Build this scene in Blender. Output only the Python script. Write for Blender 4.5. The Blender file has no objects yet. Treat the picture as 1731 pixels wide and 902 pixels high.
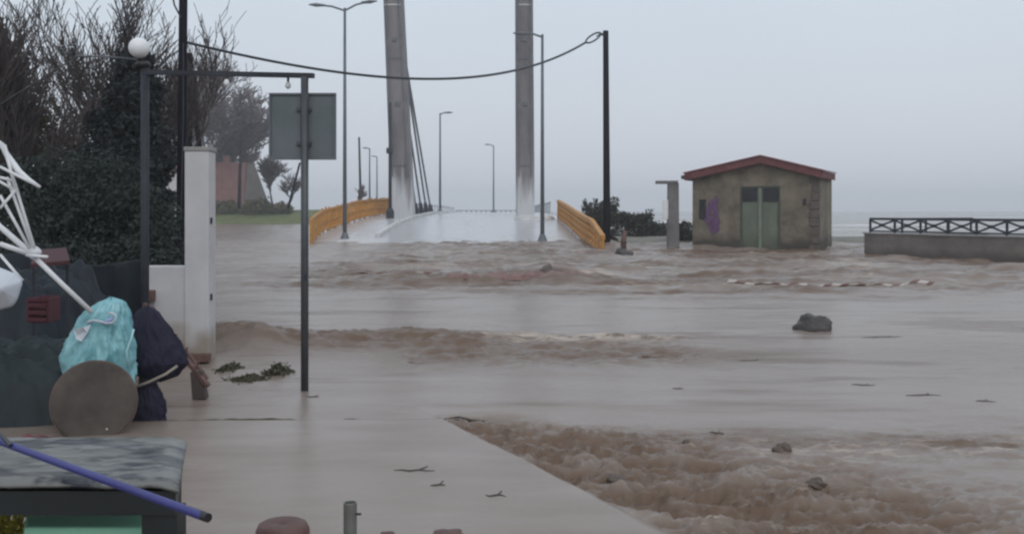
import bpy, math, random
import numpy as np
from mathutils import Vector, Matrix
R = math.radians
random.seed(7)
S = bpy.context.scene
COL = S.collection

# ------------------------------------------------------------------ camera
H = 1.7; F = 1700.0; HX = 865.5; HY = 355.0
cam = bpy.data.cameras.new('camera'); co = bpy.data.objects.new('camera', cam); COL.objects.link(co)
co.location = (0, 0, H); co.rotation_euler = (R(90), 0, 0)
cam.sensor_width = 36; cam.lens = 36 * F / 1731.0
cam.shift_y = -(451 - HY) / 1731.0
cam.clip_end = 6000; cam.clip_start = 0.05
S.camera = co
# ------------------------------------------------------------------ world
w = bpy.data.worlds.new('World'); S.world = w; w.use_nodes = True
nt = w.node_tree; nt.nodes.clear()
sky = nt.nodes.new('ShaderNodeTexSky'); sky.sky_type = 'NISHITA'; sky.sun_disc = False
sky.sun_elevation = R(38); sky.sun_rotation = R(200); sky.dust_density = 4.0; sky.air_density = 1.6
bg = nt.nodes.new('ShaderNodeBackground'); bg.inputs[1].default_value = 0.1
out = nt.nodes.new('ShaderNodeOutputWorld')
tc = nt.nodes.new('ShaderNodeTexCoord'); sx = nt.nodes.new('ShaderNodeSeparateXYZ')
nt.links.new(tc.outputs['Generated'], sx.inputs[0])
rp = nt.nodes.new('ShaderNodeValToRGB')
rp.color_ramp.elements[0].position = 0.0; rp.color_ramp.elements[0].color = (6.1, 6.25, 6.85, 1)
e = rp.color_ramp.elements.new(0.05); e.color = (6.05, 6.4, 7.1, 1)
e = rp.color_ramp.elements.new(0.22); e.color = (6.0, 6.75, 7.6, 1)
rp.color_ramp.elements[-1].position = 0.8; rp.color_ramp.elements[-1].color = (6.8, 7.4, 8.1, 1)
nt.links.new(sx.outputs[2], rp.inputs[0])
nz = nt.nodes.new('ShaderNodeTexNoise'); nz.inputs['Scale'].default_value = 2.2; nz.inputs['Detail'].default_value = 4
nt.links.new(tc.outputs['Generated'], nz.inputs[0])
mp = nt.nodes.new('ShaderNodeMapRange'); mp.inputs[3].default_value = 0.95; mp.inputs[4].default_value = 1.06
nt.links.new(nz.outputs[0], mp.inputs[0])
vm = nt.nodes.new('ShaderNodeVectorMath'); vm.operation = 'SCALE'
nt.links.new(rp.outputs[0], vm.inputs[0]); nt.links.new(mp.outputs[0], vm.inputs['Scale'])
mx = nt.nodes.new('ShaderNodeMix'); mx.data_type = 'RGBA'; mx.inputs[0].default_value = 0.93
nt.links.new(sky.outputs[0], mx.inputs[6]); nt.links.new(vm.outputs[0], mx.inputs[7])
nt.links.new(mx.outputs[2], bg.inputs[0]); nt.links.new(bg.outputs[0], out.inputs[0])
# ------------------------------------------------------------------ sun
sl = bpy.data.lights.new('sun', 'SUN'); sl.energy = 0.7; sl.angle = R(25); sl.color = (1, .97, .93)
so = bpy.data.objects.new('sun', sl); COL.objects.link(so)
so.rotation_euler = (R(52), 0, R(200 - 180))
S.view_settings.view_transform = 'Standard'; S.view_settings.look = 'None'
S.view_settings.exposure = 0.15; S.view_settings.gamma = 1.0
S.render.engine = 'CYCLES'
S.cycles.volume_bounces = 1; S.cycles.filter_width = 2.4

# ------------------------------------------------------------------ noise
_rs = np.random.RandomState(3)
PERM = np.tile(_rs.permutation(256), 3); GA = _rs.rand(256) * 2 * np.pi
def perlin(x, y):
    x = np.asarray(x, float); y = np.asarray(y, float)
    xi = np.floor(x).astype(int); yi = np.floor(y).astype(int); xf = x - xi; yf = y - yi
    xi &= 255; yi &= 255
    def g(ix, iy, dx, dy):
        a = GA[PERM[PERM[ix & 255] + (iy & 255)]]
        return np.cos(a) * dx + np.sin(a) * dy
    u = xf**3 * (xf * (xf * 6 - 15) + 10); v = yf**3 * (yf * (yf * 6 - 15) + 10)
    a = g(xi, yi, xf, yf) * (1 - u) + g(xi + 1, yi, xf - 1, yf) * u
    b = g(xi, yi + 1, xf, yf - 1) * (1 - u) + g(xi + 1, yi + 1, xf - 1, yf - 1) * u
    return (a * (1 - v) + b * v) * 1.5
def fbm(x, y, n=4, gain=.5):
    s = 0; a = 1; t = 0
    for i in range(n):
        s = s + a * perlin(x * 2**i + 17.3 * i, y * 2**i - 9.1 * i); t += a; a *= gain
    return s / t
def sm(a, b, x):
    t = np.clip((np.asarray(x, float) - a) / (b - a), 0, 1); return t * t * (3 - 2 * t)
def gs(x, c, s): return np.exp(-((x - c) / s)**2)

# ------------------------------------------------------------------ helpers
def at(px, py, Y): return Vector(((px - HX) / F * Y, Y, H - (py - HY) / F * Y))
def gy(py, z=0.0): return F * (H - z) / (py - HY)
ORG = {}
def tag(o, label=None, cat=None, group=None, kind=None):
    if label: o['label'] = label
    if cat: o['category'] = cat
    if group: o['group'] = group
    if kind: o['kind'] = kind
    return o
def thing(name, loc, label, cat, group=None):
    o = bpy.data.objects.new(name, None); COL.objects.link(o); o.location = loc
    o.empty_display_size = .2; ORG[o] = Vector(loc); return tag(o, label, cat, group)
class MB:
    def __init__(s): s.v = []; s.f = []
    def add(s, vs, fs):
        n = len(s.v); s.v += [tuple(v) for v in vs]; s.f += [tuple(i + n for i in f) for f in fs]; return s
    def box(s, c, d, rot=None, taper=1.0):
        c = Vector(c); x, y, z = d[0] / 2, d[1] / 2, d[2] / 2
        vs = []
        for sz in (-1, 1):
            k = taper if sz > 0 else 1
            for sx_, sy_ in ((-1, -1), (1, -1), (1, 1), (-1, 1)):
                p = Vector((sx_ * x * k, sy_ * y * k, sz * z))
                if rot is not None: p = rot @ p
                vs.append(c + p)
        return s.add(vs, [(3, 2, 1, 0), (4, 5, 6, 7), (0, 1, 5, 4), (1, 2, 6, 5), (2, 3, 7, 6), (3, 0, 4, 7)])
    def tube(s, pts, r, n=8, cap=True):
        pts = [Vector(p) for p in pts]
        if not isinstance(r, (list, tuple)): r = [r] * len(pts)
        vs = []; up = None
        for i, p in enumerate(pts):
            d = (pts[min(i + 1, len(pts) - 1)] - pts[max(i - 1, 0)]).normalized()
            if up is None:
                up = Vector((0, 0, 1)) if abs(d.z) < .9 else Vector((0, 1, 0))
            a = d.cross(up)
            if a.length < 1e-5: a = d.cross(Vector((1, .1, 0)))
            a.normalize(); b = a.cross(d).normalized(); up = b
            for k in range(n):
                t = 2 * math.pi * (k + .5) / n
                vs.append(p + (a * math.cos(t) + b * math.sin(t)) * r[i])
        fs = []
        for i in range(len(pts) - 1):
            for k in range(n):
                k2 = (k + 1) % n
                fs.append((i * n + k, i * n + k2, (i + 1) * n + k2, (i + 1) * n + k))
        if cap:
            fs.append(tuple(range(n))[::-1]); fs.append(tuple((len(pts) - 1) * n + k for k in range(n)))
        return s.add(vs, fs)
    def lathe(s, c, prof, n=20, M=None):
        c = Vector(c); vs = []; fs = []
        for (r, z) in prof:
            for k in range(n):
                t = 2 * math.pi * k / n; p = Vector((r * math.cos(t), r * math.sin(t), z))
                if M is not None: p = M @ p
                vs.append(c + p)
        for i in range(len(prof) - 1):
            for k in range(n):
                k2 = (k + 1) % n
                fs.append((i * n + k, i * n + k2, (i + 1) * n + k2, (i + 1) * n + k))
        fs.append(tuple(range(n))[::-1]); fs.append(tuple((len(prof) - 1) * n + k for k in range(n)))
        return s.add(vs, fs)
    def plank(s, p, q, wdt, h):      # bar with rectangular section, long axis p->q
        p = Vector(p); q = Vector(q); d = (q - p); L = d.length; z = d.normalized()
        x = z.cross(Vector((0, 0, 1)));
        if x.length < 1e-4: x = Vector((1, 0, 0))
        x.normalize(); y = z.cross(x)
        M = Matrix((x, y, z)).transposed()
        return s.box((p + q) / 2, (wdt, h, L), M)
    def build(s, name, mat, parent=None, smooth=False, bevel=0):
        o0 = ORG.get(parent, Vector((0, 0, 0)))
        me = bpy.data.meshes.new(name)
        me.from_pydata([tuple(Vector(v) - o0) for v in s.v], [], s.f)
        me.materials.append(mat); me.update()
        if smooth: me.polygons.foreach_set('use_smooth', [True] * len(me.polygons))
        o = bpy.data.objects.new(name, me); COL.objects.link(o)
        if parent is not None: o.parent = parent
        ORG[o] = o0
        if bevel:
            b = o.modifiers.new('bevel', 'BEVEL'); b.width = bevel; b.segments = 2; b.limit_method = 'ANGLE'
        return o
def children(o): return [c for c in bpy.data.objects if c.parent == o]
def copy_tree(o, parent=None):
    c = o.copy(); COL.objects.link(c)
    if parent: c.parent = parent
    for ch in children(o): copy_tree(ch, c)
    return c
def npmesh(name, V, Q, mat, parent=None, smooth=True, attrs=None, kind=None):
    me = bpy.data.meshes.new(name); k = Q.shape[1]
    me.vertices.add(len(V)); me.vertices.foreach_set('co', V.astype(np.float32).ravel())
    me.loops.add(Q.size); me.loops.foreach_set('vertex_index', Q.astype(np.int32).ravel())
    me.polygons.add(len(Q)); me.polygons.foreach_set('loop_start', np.arange(0, Q.size, k, dtype=np.int32))
    me.polygons.foreach_set('loop_total', np.full(len(Q), k, dtype=np.int32))
    me.update(calc_edges=True)
    if smooth: me.polygons.foreach_set('use_smooth', np.ones(len(Q), dtype=bool))
    for n_, a in (attrs or {}).items():
        at_ = me.attributes.new(n_, 'FLOAT', 'POINT'); at_.data.foreach_set('value', a.astype(np.float32).ravel())
    me.materials.append(mat)
    o = bpy.data.objects.new(name, me); COL.objects.link(o)
    if parent is not None: o.parent = parent
    if kind: o['kind'] = kind
    return o
def grid(X, Y, Z, *a, **k):
    n, m = X.shape; V = np.stack([X, Y, Z], -1).reshape(-1, 3)
    i = (np.arange(n - 1)[:, None] * m + np.arange(m - 1)[None]).ravel()
    Q = np.stack([i, i + 1, i + 1 + m, i + m], -1)
    return V, Q

# ------------------------------------------------------------------ materials
def mat(name, col, rough=.6, var=.15, scale=3.0, bump=.0, bscale=None, metal=0, col2=None, spec=.5, stretch=None, trans=0, emis=None):
    m = bpy.data.materials.new(name); m.use_nodes = True; t = m.node_tree; b = t.nodes['Principled BSDF']
    b.inputs['Roughness'].default_value = rough; b.inputs['Metallic'].default_value = metal
    b.inputs['Specular IOR Level'].default_value = spec
    tc = t.nodes.new('ShaderNodeTexCoord'); mp = t.nodes.new('ShaderNodeMapping')
    if stretch: mp.inputs['Scale'].default_value = stretch
    t.links.new(tc.outputs['Object'], mp.inputs[0])
    n = t.nodes.new('ShaderNodeTexNoise'); n.inputs['Scale'].default_value = scale; n.inputs['Detail'].default_value = 6
    n.inputs['Roughness'].default_value = .62
    t.links.new(mp.outputs[0], n.inputs[0])
    r = t.nodes.new('ShaderNodeValToRGB'); r.color_ramp.elements[0].position = .32; r.color_ramp.elements[1].position = .68
    c2 = col2 or tuple(min(1, c * (1 + var)) for c in col); c1 = col if col2 else tuple(c * (1 - var) for c in col)
    r.color_ramp.elements[0].color = (*c1, 1); r.color_ramp.elements[1].color = (*c2, 1)
    t.links.new(n.outputs[0], r.inputs[0]); t.links.new(r.outputs[0], b.inputs['Base Color'])
    if bump:
        n2 = t.nodes.new('ShaderNodeTexNoise'); n2.inputs['Scale'].default_value = bscale or scale * 5; n2.inputs['Detail'].default_value = 5
        t.links.new(mp.outputs[0], n2.inputs[0])
        bp = t.nodes.new('ShaderNodeBump'); bp.inputs['Strength'].default_value = bump; bp.inputs['Distance'].default_value = .03
        t.links.new(n2.outputs[0], bp.inputs['Height']); t.links.new(bp.outputs[0], b.inputs['Normal'])
    return m
M = {}
M['conc'] = mat('weathered_concrete', (.20, .19, .185), .8, scale=.9, col2=(.33, .32, .315), bump=.2, stretch=(1, 1, .35))
M['concl'] = mat('pale_concrete', (.42, .42, .42), .5, scale=1.2, col2=(.62, .62, .62), bump=.1)
M['white'] = mat('white_render', (.44, .43, .44), .8, scale=1.3, col2=(.56, .55, .56), bump=.15)
M['whitemetal'] = mat('white_painted_metal', (.66, .67, .68), .4, var=.1)
M['galv'] = mat('galvanised_metal', (.065, .07, .078), .45, scale=5, var=.2, metal=.3)
M['signback'] = mat('sign_back_metal', (.085, .108, .115), .55, scale=2.2, col2=(.125, .142, .155), metal=.1)
M['dark'] = mat('dark_painted_metal', (.03, .034, .042), .6, var=.3, spec=.3)
M['lamp'] = mat('lamp_post_metal', (.10, .115, .13), .5, var=.15)
M['wood'] = mat('dark_pole_wood', (.010, .009, .014), .9, scale=4, var=.4, spec=.1, stretch=(4, 4, .5))
M['orange'] = mat('ochre_painted_metal', (.36, .155, .026), .6, scale=2.5, col2=(.52, .25, .045))
M['bark'] = mat('bark', (.03, .024, .024), .9, scale=5, col2=(.085, .068, .065))
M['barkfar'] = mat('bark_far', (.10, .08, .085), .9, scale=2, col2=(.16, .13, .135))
M['leafd'] = mat('dark_ivy_leaf', (.014, .018, .021), .85, scale=.8, col2=(.038, .044, .045), spec=.25)
M['leafh'] = mat('hedge_leaf', (.022, .030, .030), .85, scale=.6, col2=(.048, .060, .052), spec=.25)
M['leafb'] = mat('brown_leaf', (.06, .045, .03), .8, scale=1.6, col2=(.10, .08, .05), spec=.2)
M['scrub'] = mat('scrub_leaf', (.022, .025, .02), .8, scale=1.2, col2=(.06, .06, .045), spec=.2)
M['grass'] = mat('bank_grass', (.07, .10, .035), .9, scale=.5, col2=(.15, .16, .06), bump=.3)
M['mud_tone'] = mat('mud_ground', (.10, .08, .06), .8, scale=.6, col2=(.17, .14, .11), bump=.3)
M['stone'] = mat('hut_render', (.095, .08, .06), .9, scale=1.4, col2=(.215, .185, .14), bump=.5, bscale=9)
M['door'] = mat('green_grey_door', (.085, .105, .075), .7, scale=1.8, col2=(.15, .17, .13), stretch=(1, 1, .5))
M['roof'] = mat('red_roof', (.085, .028, .03), .8, scale=4, col2=(.17, .055, .055))
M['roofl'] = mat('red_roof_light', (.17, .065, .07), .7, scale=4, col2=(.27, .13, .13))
M['purple'] = mat('purple_paint', (.085, .04, .10), .8, scale=6, col2=(.17, .09, .19))
M['wall'] = mat('grey_wall', (.11, .095, .085), .85, scale=1.1, col2=(.20, .175, .16), bump=.3)
M['rock'] = mat('wet_rock', (.025, .022, .022), .5, scale=5, col2=(.07, .06, .055), bump=.6)
M['red'] = mat('red_plastic', (.30, .02, .03), .5, var=.2)
M['redcloth'] = mat('dull_red_cloth', (.14, .07, .06), .6, scale=4, col2=(.22, .13, .115))
M['blue'] = mat('blue_enamel', (.024, .026, .15), .35, scale=3, col2=(.045, .048, .23))
M['black'] = mat('black_plastic', (.012, .012, .014), .5, var=.3)
M['navy'] = mat('navy_cloth', (.006, .006, .016), .85, scale=4, col2=(.015, .014, .038), bump=.3)
M['tarp'] = mat('dark_tarp', (.006, .010, .016), .6, scale=1.5, col2=(.017, .026, .036), bump=.3, spec=.3)
M['teal'] = mat('dark_teal', (.006, .013, .016), .7, scale=3, col2=(.012, .026, .030), bump=.3)
M['turq'] = mat('turquoise_plastic', (.11, .32, .37), .35, scale=5, col2=(.27, .52, .56), bump=.3, bscale=12)
M['whiteplastic'] = mat('white_plastic', (.52, .56, .62), .35, var=.08)
M['lilac'] = mat('pale_violet_print', (.35, .38, .65), .4, var=.1)
M['brown'] = mat('weathered_board', (.035, .029, .025), .8, scale=3.0, col2=(.095, .077, .066), bump=.25)
M['redwood'] = mat('reddish_wood', (.07, .035, .03), .65, scale=6, col2=(.15, .08, .065))
M['mint'] = mat('mint_foam', (.33, .70, .50), .6, var=.08)
M['yellow'] = mat('yellow_plant', (.35, .32, .05), .8, scale=14, col2=(.55, .50, .10), bump=.5)
M['terra'] = mat('dark_terracotta', (.075, .035, .03), .6, scale=5, col2=(.14, .075, .065))
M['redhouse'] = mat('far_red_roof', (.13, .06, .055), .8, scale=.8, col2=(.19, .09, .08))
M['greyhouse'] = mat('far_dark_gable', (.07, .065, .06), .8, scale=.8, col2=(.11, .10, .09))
M['glass'] = mat('dark_window', (.02, .02, .025), .2, var=.1)
M['globe'] = mat('opal_globe', (.75, .76, .77), .35, var=.03)
M['brownrock'] = mat('muddy_brown_rock', (.055, .04, .03), .5, scale=5, col2=(.12, .09, .07), bump=.6)
M['stub'] = mat('stub_metal', (.09, .09, .08), .6, scale=8, col2=(.16, .16, .15))
M['dconc'] = mat('dark_concrete', (.10, .095, .095), .85, scale=1.5, col2=(.19, .18, .18), bump=.3)
M['bankleaf'] = mat('bank_bush_leaf', (.06, .065, .035), .85, scale=.6, col2=(.13, .12, .06), spec=.2)
M['weed'] = mat('weed_clump', (.03, .03, .015), .8, scale=6, col2=(.09, .085, .05))

# wet table cover: grey plastic with dark dirty puddles
m = mat('wet_grey_sheet', (.025, .028, .038), .3, scale=4.5, col2=(.15, .152, .145), bump=.4, bscale=7, stretch=(1.1, 1.9, 1)); M['sheet'] = m
for n in m.node_tree.nodes:
    if n.type == 'VALTORGB': n.color_ramp.elements[0].position = .43; n.color_ramp.elements[1].position = .53
# barrier tape stripes (ribbon u attribute)
m = bpy.data.materials.new('striped_tape'); m.use_nodes = True; t = m.node_tree; b = t.nodes['Principled BSDF']; b.inputs['Roughness'].default_value = .4
a = t.nodes.new('ShaderNodeAttribute'); a.attribute_name = 'u'
mo = t.nodes.new('ShaderNodeMath'); mo.operation = 'FRACT'; t.links.new(a.outputs['Fac'], mo.inputs[0])
r = t.nodes.new('ShaderNodeValToRGB'); r.color_ramp.interpolation = 'CONSTANT'
r.color_ramp.elements[0].color = (.50, .46, .43, 1); r.color_ramp.elements[1].position = .5; r.color_ramp.elements[1].color = (.17, .085, .075, 1)
t.links.new(mo.outputs[0], r.inputs[0]); t.links.new(r.outputs[0], b.inputs['Base Color']); M['tape'] = m

def zstain(m, z, soft, amp, col, ns=1.2):
    # dirt / tide-mark band below height z with a ragged edge
    t = m.node_tree; b = t.nodes['Principled BSDF']; src = b.inputs['Base Color'].links[0].from_socket
    ge = t.nodes.new('ShaderNodeNewGeometry'); sp = t.nodes.new('ShaderNodeSeparateXYZ'); t.links.new(ge.outputs['Position'], sp.inputs[0])
    nn = t.nodes.new('ShaderNodeTexNoise'); nn.inputs['Scale'].default_value = ns; nn.inputs['Detail'].default_value = 6; t.links.new(ge.outputs['Position'], nn.inputs[0])
    ma = t.nodes.new('ShaderNodeMath'); ma.operation = 'MULTIPLY_ADD'; ma.inputs[1].default_value = -amp; t.links.new(nn.outputs[0], ma.inputs[0]); t.links.new(sp.outputs[2], ma.inputs[2])
    mr = t.nodes.new('ShaderNodeMapRange'); mr.inputs[1].default_value = z - amp / 2 + soft; mr.inputs[2].default_value = z - amp / 2 - soft; t.links.new(ma.outputs[0], mr.inputs[0])
    mx = t.nodes.new('ShaderNodeMix'); mx.data_type = 'RGBA'; t.links.new(mr.outputs[0], mx.inputs[0]); t.links.new(src, mx.inputs[6]); mx.inputs[7].default_value = (*col, 1)
    t.links.new(mx.outputs[2], b.inputs['Base Color'])
def water_mat(name, ca, cb, foamc, rough=.12, bs=1.0):
    m = bpy.data.materials.new(name); m.use_nodes = True; t = m.node_tree; b = t.nodes['Principled BSDF']
    L = t.links.new
    def N(x): return t.nodes.new(x)
    at1 = N('ShaderNodeAttribute'); at1.attribute_name = 'mud_tone'; at2 = N('ShaderNodeAttribute'); at2.attribute_name = 'foam'
    tc = N('ShaderNodeTexCoord'); mp = N('ShaderNodeMapping'); mp.inputs['Scale'].default_value = (.45, 1.5, 1)
    L(tc.outputs['Object'], mp.inputs[0])
    n1 = N('ShaderNodeTexNoise'); n1.inputs['Scale'].default_value = 1.3; n1.inputs['Detail'].default_value = 7; L(mp.outputs[0], n1.inputs[0])
    ad = N('ShaderNodeMath'); ad.operation = 'MULTIPLY_ADD'; ad.inputs[1].default_value = .7; L(n1.outputs[0], ad.inputs[0]); 
    sb = N('ShaderNodeMath'); sb.operation = 'ADD'; sb.inputs[1].default_value = -.35; L(at1.outputs['Fac'], sb.inputs[0]); L(sb.outputs[0], ad.inputs[2])
    mx1 = N('ShaderNodeMix'); mx1.data_type = 'RGBA'; mx1.clamp_factor = True
    L(ad.outputs[0], mx1.inputs[0]); mx1.inputs[6].default_value = (*ca, 1); mx1.inputs[7].default_value = (*cb, 1)
    n2 = N('ShaderNodeTexNoise'); n2.inputs['Scale'].default_value = 9; n2.inputs['Detail'].default_value = 8; n2.inputs['Roughness'].default_value = .7; L(mp.outputs[0], n2.inputs[0])
    f1 = N('ShaderNodeMath'); f1.operation = 'ADD'; L(n2.outputs[0], f1.inputs[0]); L(at2.outputs['Fac'], f1.inputs[1])
    mr = N('ShaderNodeMapRange'); mr.inputs[1].default_value = .85; mr.inputs[2].default_value = 1.25; L(f1.outputs[0], mr.inputs[0])
    mx2 = N('ShaderNodeMix'); mx2.data_type = 'RGBA'; L(mr.outputs[0], mx2.inputs[0]); L(mx1.outputs[2], mx2.inputs[6]); mx2.inputs[7].default_value = (*foamc, 1)
    L(mx2.outputs[2], b.inputs['Base Color'])
    ro = N('ShaderNodeMapRange'); ro.inputs[3].default_value = rough; ro.inputs[4].default_value = .6; L(mr.outputs[0], ro.inputs[0]); L(ro.outputs[0], b.inputs['Roughness'])
    b.inputs['IOR'].default_value = 1.33; b.inputs['Specular IOR Level'].default_value = .42
    n3 = N('ShaderNodeTexNoise'); n3.inputs['Scale'].default_value = 5; n3.inputs['Detail'].default_value = 8; n3.inputs['Roughness'].default_value = .6
    mp3 = N('ShaderNodeMapping'); mp3.inputs['Scale'].default_value = (.6, 1.6, 1); L(tc.outputs['Object'], mp3.inputs[0]); L(mp3.outputs[0], n3.inputs[0])
    bs1 = N('ShaderNodeMath'); bs1.operation = 'MULTIPLY_ADD'; bs1.inputs[1].default_value = .5 * bs; bs1.inputs[2].default_value = .26 * bs; L(at1.outputs['Fac'], bs1.inputs[0])
    bp = N('ShaderNodeBump'); bp.inputs['Distance'].default_value = .03; L(bs1.outputs[0], bp.inputs['Strength']); L(n3.outputs[0], bp.inputs['Height'])
    L(bp.outputs[0], b.inputs['Normal'])
    return m
zstain(M['stone'], .55, .25, 1.3, (.06, .05, .04)); zstain(M['white'], .30, .12, .6, (.30, .26, .22), 3); zstain(M['wall'], .25, .15, .6, (.09, .075, .065)); zstain(M['door'], .5, .3, 1.2, (.08, .085, .06))
M['flood'] = water_mat('muddy_flood_water', (.275, .232, .205), (.135, .088, .060), (.52, .44, .37), .27)
M['sea'] = water_mat('rough_sea_water', (.22, .21, .20), (.28, .25, .22), (.78, .77, .76), .25, 1.6)
M['wetroad'] = water_mat('wet_ramp_surface', (.46, .46, .48), (.32, .29, .27), (.6, .58, .57), .22)

# ------------------------------------------------------------------ water level
EA = np.array([-0.55, 8.05]); EB = np.array([0.82, 5.22]); ED = (EB - EA) / np.linalg.norm(EB - EA); EN = np.array([-ED[1], ED[0]])
def water(x, y):
    x = np.asarray(x, float); y = np.asarray(y, float)
    wob = .05 * perlin(x * 1.5 + 4, y * 1.5)
    dr = (x - EA[0]) * EN[0] + (y - EA[1]) * EN[1]      # >0 right of the slab's slanting edge
    db = y - 8.02 + wob * .6 - .03 * (x + 2)                             # >0 beyond the slab's back edge
    along0 = (x - EA[0]) * ED[0] + (y - EA[1]) * ED[1]; sw = .035 + .07 * sm(1.6, 3.4, along0)
    slab = (1 - sm(-sw, sw, dr + .02 * perlin(x * 2.2, y * 2.2))) * (1 - sm(-.03, .06, db))
    # turbulence (rapids beside the slab)
    along = (x - EA[0]) * ED[0] + (y - EA[1]) * ED[1]
    wd = .35 + .55 * np.clip(along + .3, 0, 4)
    rap = sm(-.04, .12 + .2 * sm(1.6, 3.2, along), dr + .03 * perlin(x * 2.5, y * 2.5)) * (1 - sm(wd * .35, wd * 1.35 + .35, dr + .25 * perlin(x * 1.2, y * 1.2))) * sm(-.5, .15, along)
    f2 = gs(y + .25 * perlin(x * .7, y * .7), 7.35, .75) * sm(.6, 2.2, x)                # pale foam sheet right of the rapids
    # mid ridge
    ridge = gs(y + .35 * perlin(x * .6, 3.3), 13.0, .85) * sm(-4.6, -2.9, x) * (1 - sm(-1.2, .2, x))
    foamline = gs(y + .25 * perlin(x * .5, 1.3), 13.3, .55) * sm(-.9, -.3, x) * (1 - sm(1.6, 2.8, x))
    mid2 = gs(y, 12.0, 1.0) * sm(-1.8, -.8, x) * (1 - sm(1.5, 3.2, x))
    tongue = gs(y - (12.9 - .55 * (x + 3.9)), 0, .45) * sm(-4.6, -4.1, x) * (1 - sm(-3.2, -2.6, x))
    far = sm(18.5, 23, y + 1.5 * perlin(x * .12, y * .2)) * (1 - .75 * sm(50, 70, y))
    farL = far * (1 - .65 * (1 - sm(-7, -4, x - .0)) )
    stk = sm(.12, .4, fbm(x * .22 + 11, y * 1.3, 4)) * (1 - slab) * (1 - far)
    base = .012 * fbm(x * .5, y * 1.1, 4) + .006 * fbm(x * 2.5 + 9, y * 4, 3)
    z = base * (1 - .75 * slab) + .045 * slab - .03 * sm(0, .3, dr) * (1 - sm(8.1, 9, y)) * (y < 9.5)
    tn = fbm(x * 1.25 + 5 + .5 * y, y * 3.4 - .4 * x, 5, .55)
    tn2 = fbm(x * 3.2 + 2, y * 8.5, 4, .6); z = z + rap * (.12 * tn + .11 * tn2 + .05 * fbm(x * 7, y * 13, 4, .6) - .02) + f2 * .05 * fbm(x * 2.4, y * 6, 5, .6)
    z = z + ridge * (.12 + .20 * fbm(x * .9, y * 3.0, 5, .6)) + tongue * .22 + foamline * (.05 + .08 * fbm(x * 2, y * 5, 4)) + mid2 * .10 * fbm(x * 2.4, y * 4, 4)
    ch = fbm(x * .16, y * .6, 5, .55); ch2 = fbm(x * .5 + 3, y * 1.7, 4, .6)
    z = z + farL * (.22 * ch + .14 * ch2 + .09 * np.maximum(0, ch2) ** 1.0 + .02)
    z = z + (1 - slab) * (1 - farL) * sm(8.5, 11, y) * .030 * ch2
    z = z + gs(y, 24.0, .9) * sm(-4.5, -2.5, x) * (1 - sm(2, 3.5, x)) * (.10 + .08 * perlin(x * 1.7, y * 1.5))
    # dark sill line along the slab back edge
    sill = gs(db, .02, .05) * (1 - sm(-.7, -.35, x)) * sm(-5, -4, x)
    z = z - sill * .035
    z = z - .5 * sm(50, 56, y) * sm(5.5, 8, x)
    streak = sm(-.05, .25, fbm(x * .12 + 4, y * .8, 4)); mud_tone = np.clip(.55 * stk + .3 * slab * fbm(x * .8, y * 2.5, 4) + .10 * farL + .95 * farL * streak + rap * (.8 + 1.3 * np.clip(-tn - .6 * tn2, -.3, .6)) + .95 * ridge + .5 * mid2 + .3 * foamline + .3 * f2 + .04 * slab + .8 * gs(y, 24.0, 1.2) * sm(-4.5, -2.5, x) * (1 - sm(2, 3.5, x)) + .10 * farL * sm(-6, 4, x) + .25 * gs(y, 11.8, 1.3) + .35 * gs(x, -3.6, 1.0) * gs(y, 8.6, 1.5)+ .8 * gs(db, .02, .05) * (1 - sm(-.7, -.35, x)) * sm(-4.5, -3.5, x) + .15, 0, 1)  # wave shade is put in too: darker rapids troughs and ripple lines
    foam = .34 * rap * sm(.15, .5, tn + .5 * tn2) + .48 * f2 * sm(-.3, .2, tn2) + .62 * foamline * sm(-.45, .0, tn2) + .25 * mid2 * sm(0, .3, fbm(x * 1.5, y * 3, 3)) + .42 * farL * sm(.0, .35, fbm(x * .25 + 7, y * .9, 4)) + .25 * tongue + .20 * sm(.15, .4, fbm(x * .3 + 31, y * 2.0, 4)) * (1 - slab)
    return z, mud_tone, foam
def wz(x, y): return float(water(np.array([x]), np.array([y]))[0][0])
ny, nx = 1000, 900
ys = 2.0 * (140 / 2.0) ** (np.linspace(0, 1, ny)); us = np.sinh(np.linspace(-2.0, 2.0, nx)) / np.sinh(2.0) * 1.15
YY, UU = np.meshgrid(ys, us, indexing='ij'); XX = UU * (YY + 1.5)
Z, mud_tone, foam = water(XX, YY)
V, Q = grid(XX, YY, Z)
npmesh('flood_water', V, Q, M['flood'], attrs={'mud_tone': mud_tone, 'foam': foam}, kind='structure')

# ground under everything
gb = MB(); gb.add([(-1600, -30, -1.4), (1600, -30, -1.4), (1600, 1700, -1.4), (-1600, 1700, -1.4)], [(0, 1, 2, 3)])
tag(gb.build('ground', M['mud_tone']), kind='structure')

# sea
ys = 54 * (1600 / 54) ** np.linspace(0, 1, 500); us = np.linspace(-1.0, 1.5, 500)
YY, UU = np.meshgrid(ys, us, indexing='ij'); XX = UU * YY
mask = sm(4, 7, XX)
lanes = sum(gs(YY + 5 * perlin(XX * .03, i * 3.3), c, wd) * hh * sm(-.25, .2, perlin(XX * .04 + i * 5, YY * .01 + i)) for i, (c, wd, hh) in enumerate([(70, 2.0, .35), (84, 2.4, .45), (104, 3, .55), (132, 4, .6), (170, 5, .6), (230, 7, .5)]))
Z = mask * (lanes * .6 + .10 * fbm(XX * .12, YY * .2, 4)) * (1 - .6 * sm(150, 400, YY)) - .12
Z -= .5 * (1 - sm(3, 6, XX)) * (YY < 200)
fo = np.clip(lanes * 1.2 + .25 * sm(0, .5, fbm(XX * .06, YY * .2, 4)) * (1 - sm(90, 200, YY)), 0, 1.2) * mask
V, Q = grid(XX, YY, Z)
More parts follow.
